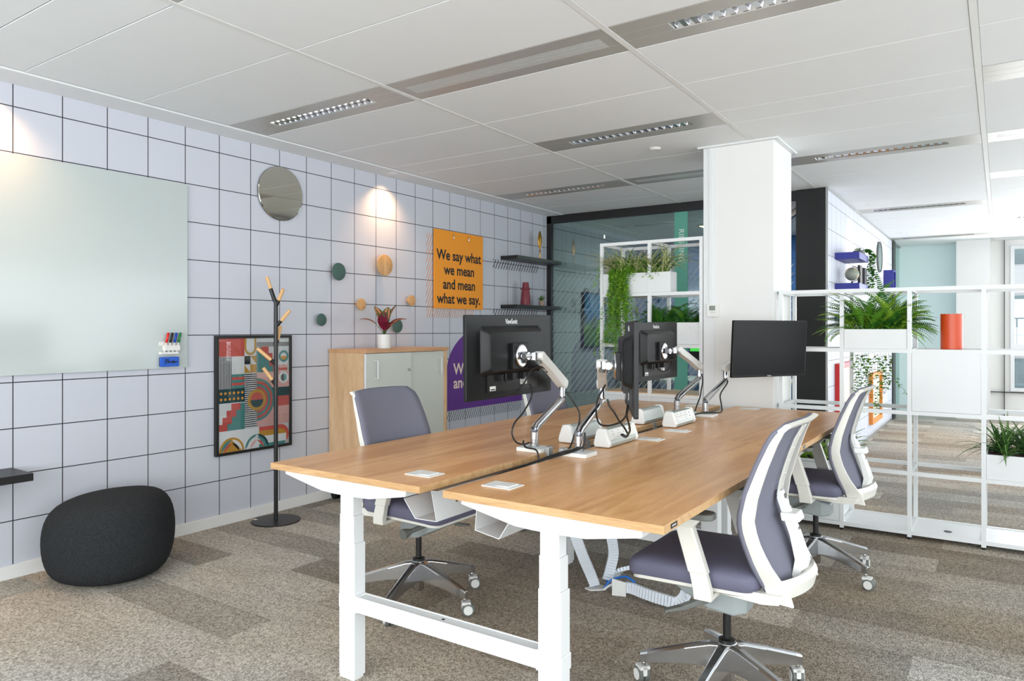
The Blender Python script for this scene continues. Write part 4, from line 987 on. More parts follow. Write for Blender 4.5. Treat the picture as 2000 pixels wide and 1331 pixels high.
# ---- power strips
def power_strip(label, x, y0, L, face):
    t = thing('power_strip', label, 'power strip', (x, y0, 0.80), 0, 'white and silver power strips on the desks')
    s = face
    prof = [(-0.036, 0.004), (-0.040, 0.02), (-0.026, 0.078), (-0.012, 0.086), (0.016, 0.084), (0.034, 0.034), (0.038, 0.02), (0.034, 0.004)]
    P = [(a*s, z) for a, z in prof]
    b = MB(); b.prism(P, 1, 0.028, L-0.028); b.build('body', M_silver, t, bevel=0.002)
    for ya, yb in ((0.0, 0.028), (L-0.028, L)):
        b = MB(); Q = [(a*1.07, (z-0.045)*1.07+0.047) for a, z in P]; b.prism(Q, 1, ya, yb); b.build('end_cap', M_whitep, t, bevel=0.006, bseg=3)
    # socket strip on the sloping face
    a0, z0 = 0.0175*s, 0.080; a1, z1 = 0.0335*s, 0.036
    dv = Vector((a1-a0, 0, z1-z0)); nv = Vector((-dv.z*s, 0, dv.x*s)).normalized()
    if nv.x*s < 0: nv = -nv
    b = MB(); off = nv*0.0018
    q = [Vector((a0, 0.03, z0)), Vector((a1, 0.03, z1)), Vector((a1, L-0.03, z1)), Vector((a0, L-0.03, z0))]
    b.loft([q, [p+off for p in q]], smooth=False); b.build('socket_strip', M_whitep, t)
    cz = (Vector((a0, 0, z0))+Vector((a1, 0, z1)))/2+off
    ev = dv.normalized()
    for i in range(3):
        c_ = cz+Vector((0, 0.065+i*0.062, 0))
        b = MB(); ring = lambda r, d: [c_+Vector((0, 1, 0))*r*cos(a)+ev*r*sin(a)+nv*d for a in [2*pi*k/24 for k in range(24)]]
        b.loft([ring(0.0215, 0.0002), ring(0.0215, 0.002), ring(0.019, 0.002), ring(0.018, -0.0015), ring(0.001, -0.0015)], cap=False); so = b.build('socket', M_whitep, t)
        b = MB()
        for dy in (-0.0095, 0.0095): b.tube([c_+Vector((0, dy, 0))-nv*0.001, c_+Vector((0, dy, 0))+nv*0.0004], 0.0028, 8)
        b.tube([c_-ev*0.012-nv*0.001, c_-ev*0.012+nv*0.0008], 0.002, 8); b.build('holes', M_black, so)
    c_ = cz+Vector((0, 0.065+3*0.062-0.01, 0)); b = MB()
    for e_ in (-0.008, 0.010):
        p = c_+ev*e_; b.loft([[p+Vector((0, yy_, 0))+ev*zz_+nv*d for yy_, zz_ in ((-0.005, -0.003), (0.005, -0.003), (0.005, 0.003), (-0.005, 0.003))] for d in (0, 0.0006)], smooth=False)
    b.build('usb_ports', M_black, t)
    b = MB(); b.box((-0.045*s-0.012, L*0.35, -0.035), (-0.045*s+0.012, L*0.35+0.04, 0.0)); b.box((-0.05*s, L*0.35, -0.002), (0, L*0.35+0.04, 0.004)); b.build('clamp', M_alu, t)
    return t
power_strip('power strip on the near left desk seen from its plain back', -1.735, 3.02, 0.32, -1)
power_strip('power strip on the near right desk with three sockets facing right', -1.528, 2.995, 0.325, 1)
power_strip('power strip on the far left desk seen from its plain back', -1.735, 3.85, 0.32, -1)
power_strip('power strip on the far right desk with three sockets beside the gap', -1.53, 3.82, 0.32, 1)

# ---- cables
def cable(label, pts, r=0.0042, m=M_cable, n=8, name='power_cable', cat='cable', grp='black cables on the desks'):
    P = smooth_path(pts, n); o = Vector(P[0]); b = MB(); b.tube([p-o for p in P], r, 8); ob = b.build(name, m); ob.location = o
    return tag(ob, label, cat, grp)
cable('black cable looping from the nearest monitor down to its arm post', [(-1.79, 2.79, 1.10), (-1.785, 2.80, 1.07), (-1.79, 2.80, 1.03), (-1.795, 2.74, 0.97), (-1.80, 2.68, 0.93), (-1.80, 2.66, 0.885), (-1.79, 2.68, 0.845), (-1.775, 2.72, 0.832), (-1.772, 2.755, 0.835)], 0.004)
cable('black cable curving across the back of the nearest monitor to the arm', [(-1.80, 2.60, 1.07), (-1.785, 2.62, 1.062), (-1.77, 2.66, 1.075), (-1.755, 2.70, 1.12), (-1.745, 2.73, 1.165), (-1.735, 2.78, 1.18), (-1.74, 2.84, 1.168), (-1.745, 2.87, 1.15)], 0.004)
cable('black cable hanging in a loop from the first arm elbow to the gap', [(-1.735, 3.03, 1.05), (-1.72, 3.03, 1.03), (-1.70, 3.04, 1.00), (-1.68, 3.06, 0.95), (-1.67, 3.04, 0.90), (-1.66, 2.98, 0.86), (-1.64, 2.92, 0.83), (-1.63, 2.87, 0.80), (-1.63, 2.84, 0.775)], 0.0042)
cable('black cable from the nearest arm base into the desk gap', [(-1.772, 2.71, 0.85), (-1.765, 2.70, 0.84), (-1.745, 2.69, 0.825), (-1.69, 2.68, 0.822), (-1.672, 2.675, 0.80), (-1.665, 2.67, 0.76)], 0.004)
cable('black cable looping below the edge-on monitor to its arm', [(-1.30, 2.80, 1.03), (-1.31, 2.80, 0.99), (-1.34, 2.80, 0.955), (-1.40, 2.80, 0.935), (-1.45, 2.82, 0.94), (-1.485, 2.86, 0.98), (-1.49, 2.88, 1.03), (-1.48, 2.90, 1.07), (-1.47, 2.92, 1.10)], 0.0042)
cable('black cable from the second arm elbow plugged into the power strip', [(-1.49, 2.98, 1.03), (-1.48, 2.98, 1.0), (-1.46, 2.99, 0.97), (-1.45, 3.02, 0.93), (-1.44, 3.06, 0.89), (-1.44, 3.09, 0.86), (-1.46, 3.12, 0.845), (-1.485, 3.125, 0.852)], 0.0048)
cable('black cable from the edge-on monitor down to the power strip', [(-1.295, 2.78, 1.03), (-1.31, 2.80, 0.99), (-1.33, 2.86, 0.95), (-1.36, 2.94, 0.91), (-1.40, 3.02, 0.88), (-1.44, 3.07, 0.85), (-1.47, 3.11, 0.845), (-1.488, 3.12, 0.852)], 0.0048)
cable('black cable running from the second arm base along the desk gap', [(-1.50, 2.78, 0.90), (-1.492, 2.77, 0.87), (-1.495, 2.75, 0.84), (-1.53, 2.70, 0.822), (-1.575, 2.63, 0.807), (-1.60, 2.56, 0.80), (-1.615, 2.45, 0.79), (-1.625, 2.30, 0.78), (-1.63, 2.15, 0.765), (-1.63, 2.05, 0.73)], 0.0046)
cable('second black cable from the second arm base into the desk gap', [(-1.52, 2.79, 0.90), (-1.51, 2.775, 0.87), (-1.52, 2.745, 0.835), (-1.57, 2.70, 0.818), (-1.61, 2.63, 0.80), (-1.63, 2.52, 0.785), (-1.64, 2.38, 0.775), (-1.64, 2.22, 0.76), (-1.64, 2.12, 0.74)], 0.0046)
cable('black cable hanging from the third arm elbow beside the edge-on monitor', [(-1.67, 4.75, 1.05), (-1.66, 4.74, 1.0), (-1.655, 4.70, 0.95), (-1.65, 4.66, 0.90), (-1.65, 4.60, 0.85), (-1.65, 4.55, 0.80), (-1.645, 4.5, 0.775)], 0.0045)
cable('black cable under the rear housing of the third monitor', [(-1.785, 4.27, 1.10), (-1.775, 4.29, 1.09), (-1.76, 4.33, 1.085), (-1.745, 4.38, 1.11), (-1.735, 4.42, 1.15), (-1.735, 4.46, 1.17)], 0.004)
cable('black cable from the fourth arm looping to its base plate', [(-1.49, 4.70, 1.03), (-1.48, 4.70, 1.0), (-1.50, 4.62, 0.93), (-1.475, 4.56, 0.87), (-1.46, 4.52, 0.83), (-1.48, 4.46, 0.826), (-1.55, 4.40, 0.826), (-1.59, 4.33, 0.81), (-1.62, 4.25, 0.785)], 0.0045)

# ---- white jointed cable spines under the desks
def spine(label, pts, w=0.052, h=0.020, up=(1, 0, 0), seg_l=0.017, foot=None, rolls=None):
    P = smooth_path(pts, 24); L = [0]
    for i in range(1, len(P)): L.append(L[-1]+(P[i]-P[i-1]).length)
    o = Vector(P[0]); t = thing('cable_spine', label, 'cable spine', o, 0, 'white cable spines under the desks'); b = MB()
    def at(s):
        for i in range(1, len(P)):
            if L[i] >= s:
                f = (s-L[i-1])/max(1e-9, L[i]-L[i-1]); return P[i-1].lerp(P[i], f), (P[i]-P[i-1]).normalized()
        return P[-1], (P[-1]-P[-2]).normalized()
    s = 0
    while s < L[-1]-seg_l:
        a, ta = at(s+0.0012); c, tc_ = at(s+seg_l-0.0012); sd = Vector(up); sd = (sd-ta*sd.dot(ta)).normalized()
        a -= o; c -= o; d = (c-a).normalized(); n_ = d.cross(sd).normalized()
        q = lambda k: [k-sd*w/2-n_*h/2, k+sd*w/2-n_*h/2, k+sd*w/2+n_*h/2, k-sd*w/2+n_*h/2]
        b.loft([q(a), q(c)], smooth=False); s += seg_l
    b.build('links', mat('spine_white', (226, 232, 240), 0.45), t)
    b = MB(); b.tube([p-o for p in P], 0.006, 6); b.build('cable_core', mat('blue_cable', (30, 110, 200), 0.5), t)
    if foot:
        b = MB(); fx, fy, az = foot; c = Vector((fx, fy, 0))-o
        pl_ = [(-0.055, -0.03), (-0.02, -0.055), (0.055, -0.02), (0.05, 0.03), (0.0, 0.05)]
        b.prism([(c.x+u*cos(az)-v*sin(az), c.y+u*sin(az)+v*cos(az)) for u, v in pl_], 2, c.z+0.001, c.z+0.008); b.build('foot_plate', M_whitep, t, bevel=0.002)
    return t
spine('cable spine hanging from the left tray down to its floor plate', [(-1.76, 3.02, 0.64), (-1.755, 3.06, 0.5), (-1.745, 3.12, 0.36), (-1.745, 3.22, 0.20), (-1.745, 3.30, 0.09), (-1.74, 3.34, 0.02)], up=(0.85, 0.5, 0), foot=(-1.745, 3.36, 0.3))
spine('cable spine hanging beside the first one, curving to the same floor spot', [(-1.70, 3.20, 0.64), (-1.69, 3.24, 0.50), (-1.66, 3.32, 0.36), (-1.665, 3.40, 0.2), (-1.695, 3.42, 0.09), (-1.715, 3.42, 0.02)], up=(0.85, 0.5, 0))
spine('cable spine lying on the carpet in an arch below the right desk', [(-1.705, 3.44, 0.02), (-1.67, 3.47, 0.07), (-1.60, 3.50, 0.10), (-1.53, 3.52, 0.095), (-1.46, 3.52, 0.10), (-1.39, 3.50, 0.2), (-1.36, 3.47, 0.4), (-1.40, 3.42, 0.62)], up=(0.3, 0.95, 0))
sp4 = spine('cable spine lying straight on the carpet behind the nearest chair', [(-1.60, 3.36, 0.035), (-1.54, 3.35, 0.045), (-1.45, 3.33, 0.04), (-1.35, 3.32, 0.035), (-1.28, 3.32, 0.04), (-1.24, 3.32, 0.12), (-1.26, 3.32, 0.35), (-1.38, 3.3, 0.62)], up=(0.1, 0.1, 1), foot=None)
b = MB(); b.prism([(-0.035, 0.0), (0.035, -0.0), (0.035, 0.07), (-0.035, 0.085)], 1, -0.003, 0.003); o = b.build('end_plate', M_whitep, sp4); o.location = (0.0, -0.03, -0.035); o.rotation_euler = (0, 0, 0.3)
cable('thick blue data cable curving out between the cable spines', [(-1.70, 3.36, 0.01), (-1.67, 3.38, 0.05), (-1.63, 3.39, 0.07), (-1.58, 3.38, 0.085), (-1.53, 3.37, 0.07)], 0.006, mat('blue_cable', (30, 110, 200), 0.5), name='data_cable', grp='data cables under the desks')
cable('white data cable curving beside the blue one under the desk', [(-1.69, 3.34, 0.01), (-1.66, 3.35, 0.035), (-1.62, 3.35, 0.055), (-1.57, 3.35, 0.06), (-1.52, 3.35, 0.05)], 0.006, M_whitep, name='data_cable', grp='data cables under the desks')

# ================================================================ CHAIRS (local: faces +x)
def prof_a(z):
    pts = [(0.44, -0.20), (0.50, -0.178), (0.58, -0.145), (0.66, -0.118), (0.72, -0.11), (0.80, -0.128), (0.90, -0.165), (0.98, -0.20), (1.02, -0.225), (1.045, -0.252)]
    for (z0, a0), (z1, a1) in zip(pts, pts[1:]):
        if z <= z1: return a0+(a1-a0)*(z-z0)/(z1-z0)
    return pts[-1][1]
def half_w(z):
    pts = [(0.47, 0.17), (0.50, 0.20), (0.56, 0.222), (0.70, 0.238), (0.85, 0.236), (0.98, 0.222), (1.02, 0.212), (1.045, 0.19)]
    for (z0, a0), (z1, a1) in zip(pts, pts[1:]):
        if z <= z1: return a0+(a1-a0)*(z-z0)/(z1-z0)
    return pts[-1][1]
def bow(z):
    pts = [(0.47, 0.055), (0.55, 0.07), (0.65, 0.068), (0.75, 0.046), (0.9, 0.032), (1.0, 0.026), (1.045, 0.024)]
    for (z0, a0), (z1, a1) in zip(pts, pts[1:]):
        if z <= z1: return a0+(a1-a0)*max(0, z-z0)/(z1-z0)
    return pts[-1][1]
def mk_chair(label, star):
    t = thing('office_chair', label, 'office chair', (0, 0, 0), 0, 'grey and white office chairs')
    zs = [0.475, 0.49, 0.51, 0.54]+[0.57+0.4*i/12 for i in range(13)]+[0.99, 1.01, 1.028, 1.038, 1.045]
    ny = 12
    b = MB(); bs = 0; rows = []
    for z in zs:
        hw = half_w(z); rows.append([(prof_a(z)-bow(z)*(1-(k/(ny/2)-1)**2), hw*(k/(ny/2)-1), z+(-0.006*abs(k/(ny/2)-1)**3 if z > 1.02 else 0)) for k in range(ny+1)])
    b.loft(rows, closed=False, cap=False, smooth=True); b.build('backrest_fabric', M_fab, t, solid=0.014)
    # side rails + top and bottom of the frame
    b = MB()
    def thick(z):
        pts = [(0.44, 0.075), (0.50, 0.078), (0.60, 0.055), (0.72, 0.044), (0.80, 0.038), (0.90, 0.031), (0.98, 0.025), (1.045, 0.014)]
        for (z0, a0), (z1, a1) in zip(pts, pts[1:]):
            if z <= z1: return a0+(a1-a0)*(z-z0)/(z1-z0)
        return 0.018
    for s in (-1, 1):
        rg = []
        for z in [0.455, 0.47, 0.50]+[0.54+0.44*i/12 for i in range(13)]+[1.0, 1.02, 1.04]:
            a = prof_a(z)-0.006; w_ = half_w(max(z, 0.5)); th = thick(z); yi = w_-0.016; yo = w_-0.001
            rg.append([(a, s*(yo-0.004), z), (a-th*0.5, s*yo, z-0.004), (a-th, s*(yo-0.004), z-0.008), (a-th, s*(yi-0.004), z-0.008), (a-th*0.45, s*yi, z-0.004), (a-0.004, s*(yi+0.004), z)])
        b.loft(rg, smooth=True)
        # foot that runs forward under the seat
        rg = []
        for a, z, h_, yy in ((-0.245, 0.475, 0.02, 0.205), (-0.235, 0.466, 0.030, 0.207), (-0.18, 0.462, 0.036, 0.205), (-0.10, 0.462, 0.030, 0.20), (-0.03, 0.458, 0.022, 0.19)):
            rg.append([(a, s*(yy-0.022), z-h_/2), (a, s*(yy+0.006), z-h_/2), (a, s*(yy+0.006), z+h_/2), (a, s*(yy-0.022), z+h_/2)])
        b.loft(rg, smooth=False)
    rg = []
    for k in range(17):
        f = k/8-1; hw = half_w(1.03); y = hw*f; a = prof_a(1.04)-0.024*(1-f*f)-0.006; z = 1.038-0.006*abs(f)**3
        rg.append([(a+0.002, y, z-0.012), (a-0.012, y, z-0.006), (a-0.022, y, z+0.004), (a-0.006, y, z+0.010), (a+0.006, y, z+0.004)])
    b.loft(rg)
    rg = []
    for k in range(17):
        f = k/8-1; y = 0.195*f; a = prof_a(0.5)-0.04-0.075*(1-f*f)**0.8; z = 0.487+0.01*(1-f*f)
        rg.append([(a+0.016, y, z-0.024), (a-0.004, y, z-0.030), (a-0.014, y, z+0.012), (a-0.002, y, z+0.034), (a+0.016, y, z+0.026)])
    b.loft(rg)
    b.build('backrest_frame', M_shell, t)
    # spine and lumbar carrier
    b = MB(); rg = []
    for a, z, w_, d in ((-0.25, 0.50, 0.050, 0.024), (-0.262, 0.56, 0.046, 0.028), (-0.240, 0.64, 0.038, 0.022), (-0.216, 0.70, 0.034, 0.020), (-0.192, 0.76, 0.028, 0.016), (-0.190, 0.785, 0.024, 0.010)):
        rg.append([(a-d/2, -w_, z), (a-d, 0, z), (a-d/2, w_, z), (a+d/2, w_, z), (a+d/2, -w_, z)])
    b.loft(rg); b.build('spine', M_whitep, t)
    b = MB(); sa = lambda z: prof_a(z)-bow(z)-0.020
    for y_ in (-0.020, 0.020):
        b.loft([[(sa(z)-0.004, y_-0.0025, z), (sa(z)+0.004, y_-0.0025, z), (sa(z)+0.004, y_+0.0025, z), (sa(z)-0.004, y_+0.0025, z)] for z in (0.77, 0.82, 0.87, 0.92, 0.97, 1.02)], smooth=False)
    for z in (0.80, 0.845, 0.89, 0.935, 0.98, 1.018): b.box((sa(z)-0.003, -0.020, z), (sa(z)+0.003, 0.020, z+0.003))
    b.build('spine_ladder', M_shell, t)
    b = MB(); b.loft([[(-0.262, -0.040, 0.688), (-0.262, 0.040, 0.688), (-0.205, 0.052, 0.688), (-0.205, -0.052, 0.688)], [(-0.252, -0.040, 0.716), (-0.252, 0.040, 0.716), (-0.200, 0.052, 0.716), (-0.200, -0.052, 0.716)]], smooth=False)
    b.build('spine_clamp', M_whitep, t, bevel=0.003)
    b = MB()
    for z, a in ((0.655, -0.248), (0.765, -0.203)): b.lathe([(0.0095, a-0.006), (0.0095, a+0.02)], (0, 0.0, z), axis=0, seg=14)
    b.build('screws', M_dgray, t)
    # seat
    def seat_ring(inset, z, crown=0.0):
        q = rrect(-0.17+inset, -0.238+inset, 0.30-inset, 0.238-inset, 0.055, 6)
        return [(x, y, z+crown*(0.0)+(-0.018*max(0, (x-0.14)/0.16)**2)) for x, y in q]
    b = MB(); b.loft([seat_ring(0.03, 0.468), seat_ring(0.008, 0.475), seat_ring(0.0, 0.49), seat_ring(0.0, 0.515), seat_ring(0.004, 0.527), seat_ring(0.016, 0.537), seat_ring(0.05, 0.543), seat_ring(0.11, 0.544)], smooth=True); b.build('seat', M_seat, t)
    b = MB(); b.loft([seat_ring(0.10, 0.440), seat_ring(0.035, 0.450), seat_ring(0.012, 0.462), seat_ring(0.012, 0.474)], smooth=True); b.build('seat_shell', M_shell, t)
    # armrests
    for s in (-1, 1):
        b = MB(); y0 = s*0.268
        def sec(a, z, la, wy, yy): return [(a-la/2, yy-wy/2, z), (a+la/2, yy-wy/2, z), (a+la/2, yy+wy/2, z), (a-la/2, yy+wy/2, z)]
        b.loft([sec(-0.005, 0.445, 0.062, 0.026, y0), sec(-0.003, 0.475, 0.062, 0.03, y0), sec(0.012, 0.535, 0.058, 0.03, y0)], smooth=False)
        b.box((-0.036, min(s*0.16, s*0.281), 0.440), (0.026, max(s*0.16, s*0.281), 0.456))
        b.loft([sec(0.010, 0.530, 0.066, 0.036, y0), sec(0.058, 0.68, 0.060, 0.036, y0), sec(0.064, 0.705, 0.12, 0.05, y0), sec(0.064, 0.712, 0.13, 0.055, y0)], smooth=False)
        ar = b.build('armrest', M_shell, t, bevel=0.004)
        b = MB(); b.prism([(0.07+u, y0+v) for u, v in rrect(-0.115, -0.04, 0.115, 0.04, 0.034, 6)], 2, 0.713, 0.735); b.build('arm_pad', M_dgray, ar, bevel=0.006, bseg=3)
    # tilt mechanism
    b = MB()
    def mr(a, z0, z1, w_): return [(a, -w_, z0), (a, w_, z0), (a, w_*0.9, z1), (a, -w_*0.9, z1)]
    b.loft([mr(0.21, 0.425, 0.452, 0.05), mr(0.19, 0.40, 0.452, 0.062), mr(0.12, 0.37, 0.452, 0.072), mr(0.05, 0.335, 0.44, 0.070), mr(-0.04, 0.325, 0.405, 0.066), mr(-0.085, 0.335, 0.395, 0.045)], smooth=False); mech = b.build('tilt_mechanism', M_gray, t, bevel=0.008, bseg=3)
    b = MB(); b.prism(rrect(-0.14, -0.02+-0.03, 0.10, 0.05, 0.02), 2, 0.425, 0.444); b.build('plate', M_gray, t, bevel=0.003)
    b = MB(); b.tube([(0.03, 0.055, 0.395), (0.035, 0.14, 0.39)], 0.012, 14); b.loft([[(0.035-0.012, 0.125, 0.378), (0.035+0.015, 0.125, 0.385), (0.035+0.012, 0.125, 0.402), (0.035-0.012, 0.125, 0.402)], [(0.10, 0.175, 0.350), (0.125, 0.165, 0.352), (0.125, 0.165, 0.366), (0.10, 0.175, 0.366)], [(0.15, 0.225, 0.348), (0.165, 0.20, 0.348), (0.165, 0.20, 0.356), (0.15, 0.225, 0.356)]], smooth=False); b.build('height_lever', M_dgray, t, bevel=0.003)
    b = MB(); b.tube([(0.11, -0.055, 0.41), (0.09, -0.16, 0.395)], 0.011, 14); b.tube([(0.09, -0.16, 0.395), (0.086, -0.185, 0.392), (0.082, -0.205, 0.389)], [0.014, 0.022, 0.027], 20); b.build('tension_knob', M_dgray, t)
    b = MB(); b.lathe([(0.0145, 0.17), (0.0145, 0.35)], seg=20); b.lathe([(0.030, 0.205), (0.030, 0.215), (0.018, 0.219)], seg=24); b.build('gas_lift', M_black, t)
    # star base
    b = MB(); b.lathe([(0.024, 0.055), (0.026, 0.06), (0.027, 0.13), (0.034, 0.14), (0.036, 0.19), (0.034, 0.205), (0.022, 0.207)], seg=28)
    for k in range(5):
        a = star+2*pi*k/5; d = Vector((cos(a), sin(a), 0)); s_ = Vector((-sin(a), cos(a), 0)); rg = []
        for r, zt, hh_, wt, wb in ((0.02, 0.203, 0.09, 0.024, 0.030), (0.06, 0.198, 0.085, 0.021, 0.027), (0.15, 0.172, 0.064, 0.018, 0.022), (0.29, 0.128, 0.042, 0.015, 0.017), (0.318, 0.119, 0.036, 0.012, 0.013)):
            c = d*r; Z = Vector((0, 0, 1))
            rg.append([c+s_*wb+Z*(zt-hh_), c+s_*wt+Z*(zt-0.008), c+s_*wt*0.6+Z*zt, c-s_*wt*0.6+Z*zt, c-s_*wt+Z*(zt-0.008), c-s_*wb+Z*(zt-hh_)])
        b.loft(rg, smooth=False)
    bo = b.build('star_base', M_chrome, t, bevel=0.002)
    rngc = random.Random(int(star*100))
    for k in range(5):
        a = star+2*pi*k/5; d = Vector((cos(a), sin(a), 0)); c = d*0.305; sw = a+rngc.choice((0.3, -0.4, 0.8, 1.2, -0.9)); ax = Vector((-sin(sw), cos(sw), 0)); c2 = c+Vector((cos(sw), sin(sw), 0))*0.016
        R = Matrix((Vector((cos(sw), sin(sw), 0)), ax, Vector((0, 0, 1)))).transposed().to_4x4(); R.translation = (c2.x, c2.y, 0.031)
        b = MB()
        for q in (-0.0125, 0.0125): b.lathe([(0.022, q-0.010), (0.030, q-0.007), (0.031, q), (0.030, q+0.007), (0.022, q+0.010)], axis=1, seg=24)
        o = b.build('castor', M_dgray, t); o.data.transform(R)
        b = MB()
        for q in (-0.0232, 0.0232): b.lathe([(0.0215, q-0.001), (0.0215, q+0.001)], axis=1, seg=24)
        b.box((-0.03, -0.008, 0.0), (-0.002, 0.008, 0.034)); b.box((-0.03, -0.020, 0.024), (0.012, 0.020, 0.036))
        w_ = b.build('wheel_cover', M_whitep, o); w_.data.transform(R)
        b = MB(); b.tube([c+Vector((0, 0, 0.055)), c+Vector((0, 0, 0.095))], 0.008, 10); b.build('stem', M_chrome, o)
    return t
def put(o, x, y, rz): o.location = (x, y, 0); o.rotation_euler = (0, 0, rz)
c = mk_chair('office chair nearest the camera at the right desk', radians(50-180)); put(c, -0.832, 2.637, pi)
c = mk_chair('office chair further along the right desk, before the shelving', radians(45-180)); put(c, -0.851, 4.266, pi)
c = mk_chair('office chair on the left side, in front of the oak cabinet', radians(68)); put(c, -2.396, 2.713, 0.0)
c = mk_chair('office chair on the far left side, half hidden behind the nearest monitor', radians(10)); put(c, -2.45, 4.28, 0.0)

# ================================================================ SHELVING UNITS
def rack(name, label, X, Y0, Y1, Zs, boards=(), boxes=(), inlays=()):
    t = thing(name, label, 'shelving unit', (X[0], Y0, 0), 0, 'white steel frame shelving units'); ox, oy = X[0], Y0; r = 0.0125
    for x in X:
        for y in (Y0, Y1):
            b = MB(); b.box((x-ox-r, y-oy-r if y == Y0 else y-oy-r, 0.015), (x-ox+r, y-oy+r, Zs[-1])); p = b.build('post', M_white, t)
            b = MB(); b.lathe([(0.011, 0), (0.011, 0.015)], (x-ox, y-oy, 0), seg=12); b.build('foot', M_black, p)
    for z in Zs:
        for y in (Y0, Y1):
            for xa, xb in zip(X, X[1:]): b = MB(); b.box((xa-ox+r, y-oy-r, z-0.025), (xb-ox-r, y-oy+r, z)); b.build('rail', M_white, t)
        for x in X: b = MB(); b.box((x-ox-r, r, z-0.025), (x-ox+r, Y1-oy-r, z)); b.build('rail', M_white, t)
    for (i, z) in boards:
        b = MB(); b.box((X[i]-ox+r, r, z-0.022), (X[i+1]-ox-r, Y1-oy-r, z-0.004)); b.build('shelf_board', M_white, t)
    for (i, z) in inlays:
        b = MB(); b.box((X[i]-ox+r, -r+0.004, z), (X[i+1]-ox-r, Y1-oy-r, z+0.006)); b.build('wood_inlay', M_cab, t)['label'] = 'light wood inlay'
    for (i, z) in boxes:
        b = MB(); b.box((X[i]-ox+r+0.001, -r+0.002, z+0.001), (X[i+1]-ox-r-0.001, Y1-oy+r-0.002, z+0.374)); b.build('storage_box', M_white, t, bevel=0.0015)
    return t
RX = [-1.283, -0.887, -0.486, -0.086, 0.314, 0.714, 1.114]; RY0, RY1 = 5.28, 5.68; ZL = [0.055, 0.435, 0.825, 1.222, 1.62]
rk = rack('shelving_unit', 'long white open shelving unit right of the pillar', RX, RY0, RY1, ZL, boards=[(i, 0.055) for i in range(6)]+[(2, 1.222), (1, 1.222), (3, 0.435)], boxes=[(2, 0.825), (0, 0.055)])
LX = [-2.645, -2.237, -1.828]; LY0, LY1 = 5.195, 5.585
rack('shelving_unit', 'tall white plant shelving unit left of the pillar behind the desks', LX, LY0, LY1, [0.055, 0.45, 0.855, 1.235, 1.632, 2.035], boards=[(0, 1.632), (1, 1.235)], boxes=[(0, 0.455), (1, 0.455)], inlays=[(0, 0.855), (1, 0.855)])

def trough(label, x, y, z, w, d, h, builder, name='planter', loc_rz=0):
    t = thing(name, label, 'planter', (x, y, z), 0, 'white planter boxes on the shelving')
    planter(t, 0, w, 0, d, h); builder(t, w, d, h); return t
r_ = 0.014
# spider plants and trailing creeper (left unit, top)
def pl_spider(t, w, d, h):
    rng = random.Random(11); b = MB()
    for i in range(280):
        x = rng.uniform(0.05, w-0.03); y = rng.uniform(0.02, d*0.7); az = atan2(rng.uniform(-1, 0.8), (x-w/2)*4+rng.uniform(-1.3, 1.3))
        strap(b, (x, y, h-0.01), az, rng.uniform(0.20, 0.34), rng.uniform(0.005, 0.0075), rng.uniform(0.8, 1.5), rng.uniform(0.8, 2.3), rng, (0, 1) if rng.random() < 0.75 else (0, 0))
    b.build('spider_leaves', [G3, CR], t)
    b = MB(); rng = random.Random(5)
    for i in range(60):
        x = rng.gauss(0.155, 0.055); y = rng.uniform(-0.012, 0.10)
        trail(b, (x, y+0.03, h+rng.uniform(0, 0.05)), rng.uniform(0.25, 0.72)*(1.0 if abs(x-0.15) < 0.07 else 0.55), rng, spread=0.02, step=0.017, L=0.020, w=0.0075, mis=(0, 0, 1), sway=0.014, out=(0.0, -0.065-y-0.0, 0.0))
    for i in range(150):
        x = rng.gauss(0.25, 0.12); y = rng.uniform(0.0, 0.1)
        if not 0.02 < x < 0.5: continue
        trail(b, (x, y, h+rng.uniform(0.02, 0.13)), rng.uniform(0.05, 0.10), rng, spread=0.03, step=0.012, L=0.019, w=0.008, mis=(0, 0, 1), sway=0.04)
    b.build('trailing_leaves', [G2, G5], t)
trough('white planter of striped spider plants with a long trailing creeper, top left shelf', LX[0]+r_, LY0-0.01, 1.633, 0.565, 0.13, 0.155, pl_spider)
def pl_fern2(seed, n, Lr, mats, ww=0.024, up=(0.3, 1.3), dr=(0.6, 2.0), lim=(-0.3, 0.75)):
    def f(t, w, d, h):
        rng = random.Random(seed); b = MB()
        for i in range(n):
            x = rng.uniform(0.04, w-0.04); y = rng.uniform(0.03, d-0.03); az = atan2(rng.uniform(-0.55, 0.9), (x-w/2)*5+rng.uniform(-1.5, 1.5))
            LL = rng.uniform(*Lr); LL = min(LL, (lim[1]-x)/max(0.15, cos(az))*1.05) if cos(az) > 0 else min(LL, (x-lim[0])/max(0.15, -cos(az))*1.05)
            LL = min(LL, (d+0.12-y)/max(0.2, sin(az))) if sin(az) > 0 else LL
            if LL < 0.08: continue
            frond(b, (x, y, h-0.01), az, LL, ww*rng.uniform(0.75, 1.15), rng.uniform(*up), rng.uniform(*dr), rng, range(len(mats)))
        b.build('fern_fronds', mats, t)
    return f
trough('white planter with dark green fern next to the pillar', LX[1]+r_-0.06, LY0+0.02, 1.236, LX[2]-LX[1]-2*r_+0.06, 0.2, 0.165, pl_fern2(3, 110, (0.20, 0.34), [G4, G4, G1], 0.028, lim=(-0.1, 0.44)))
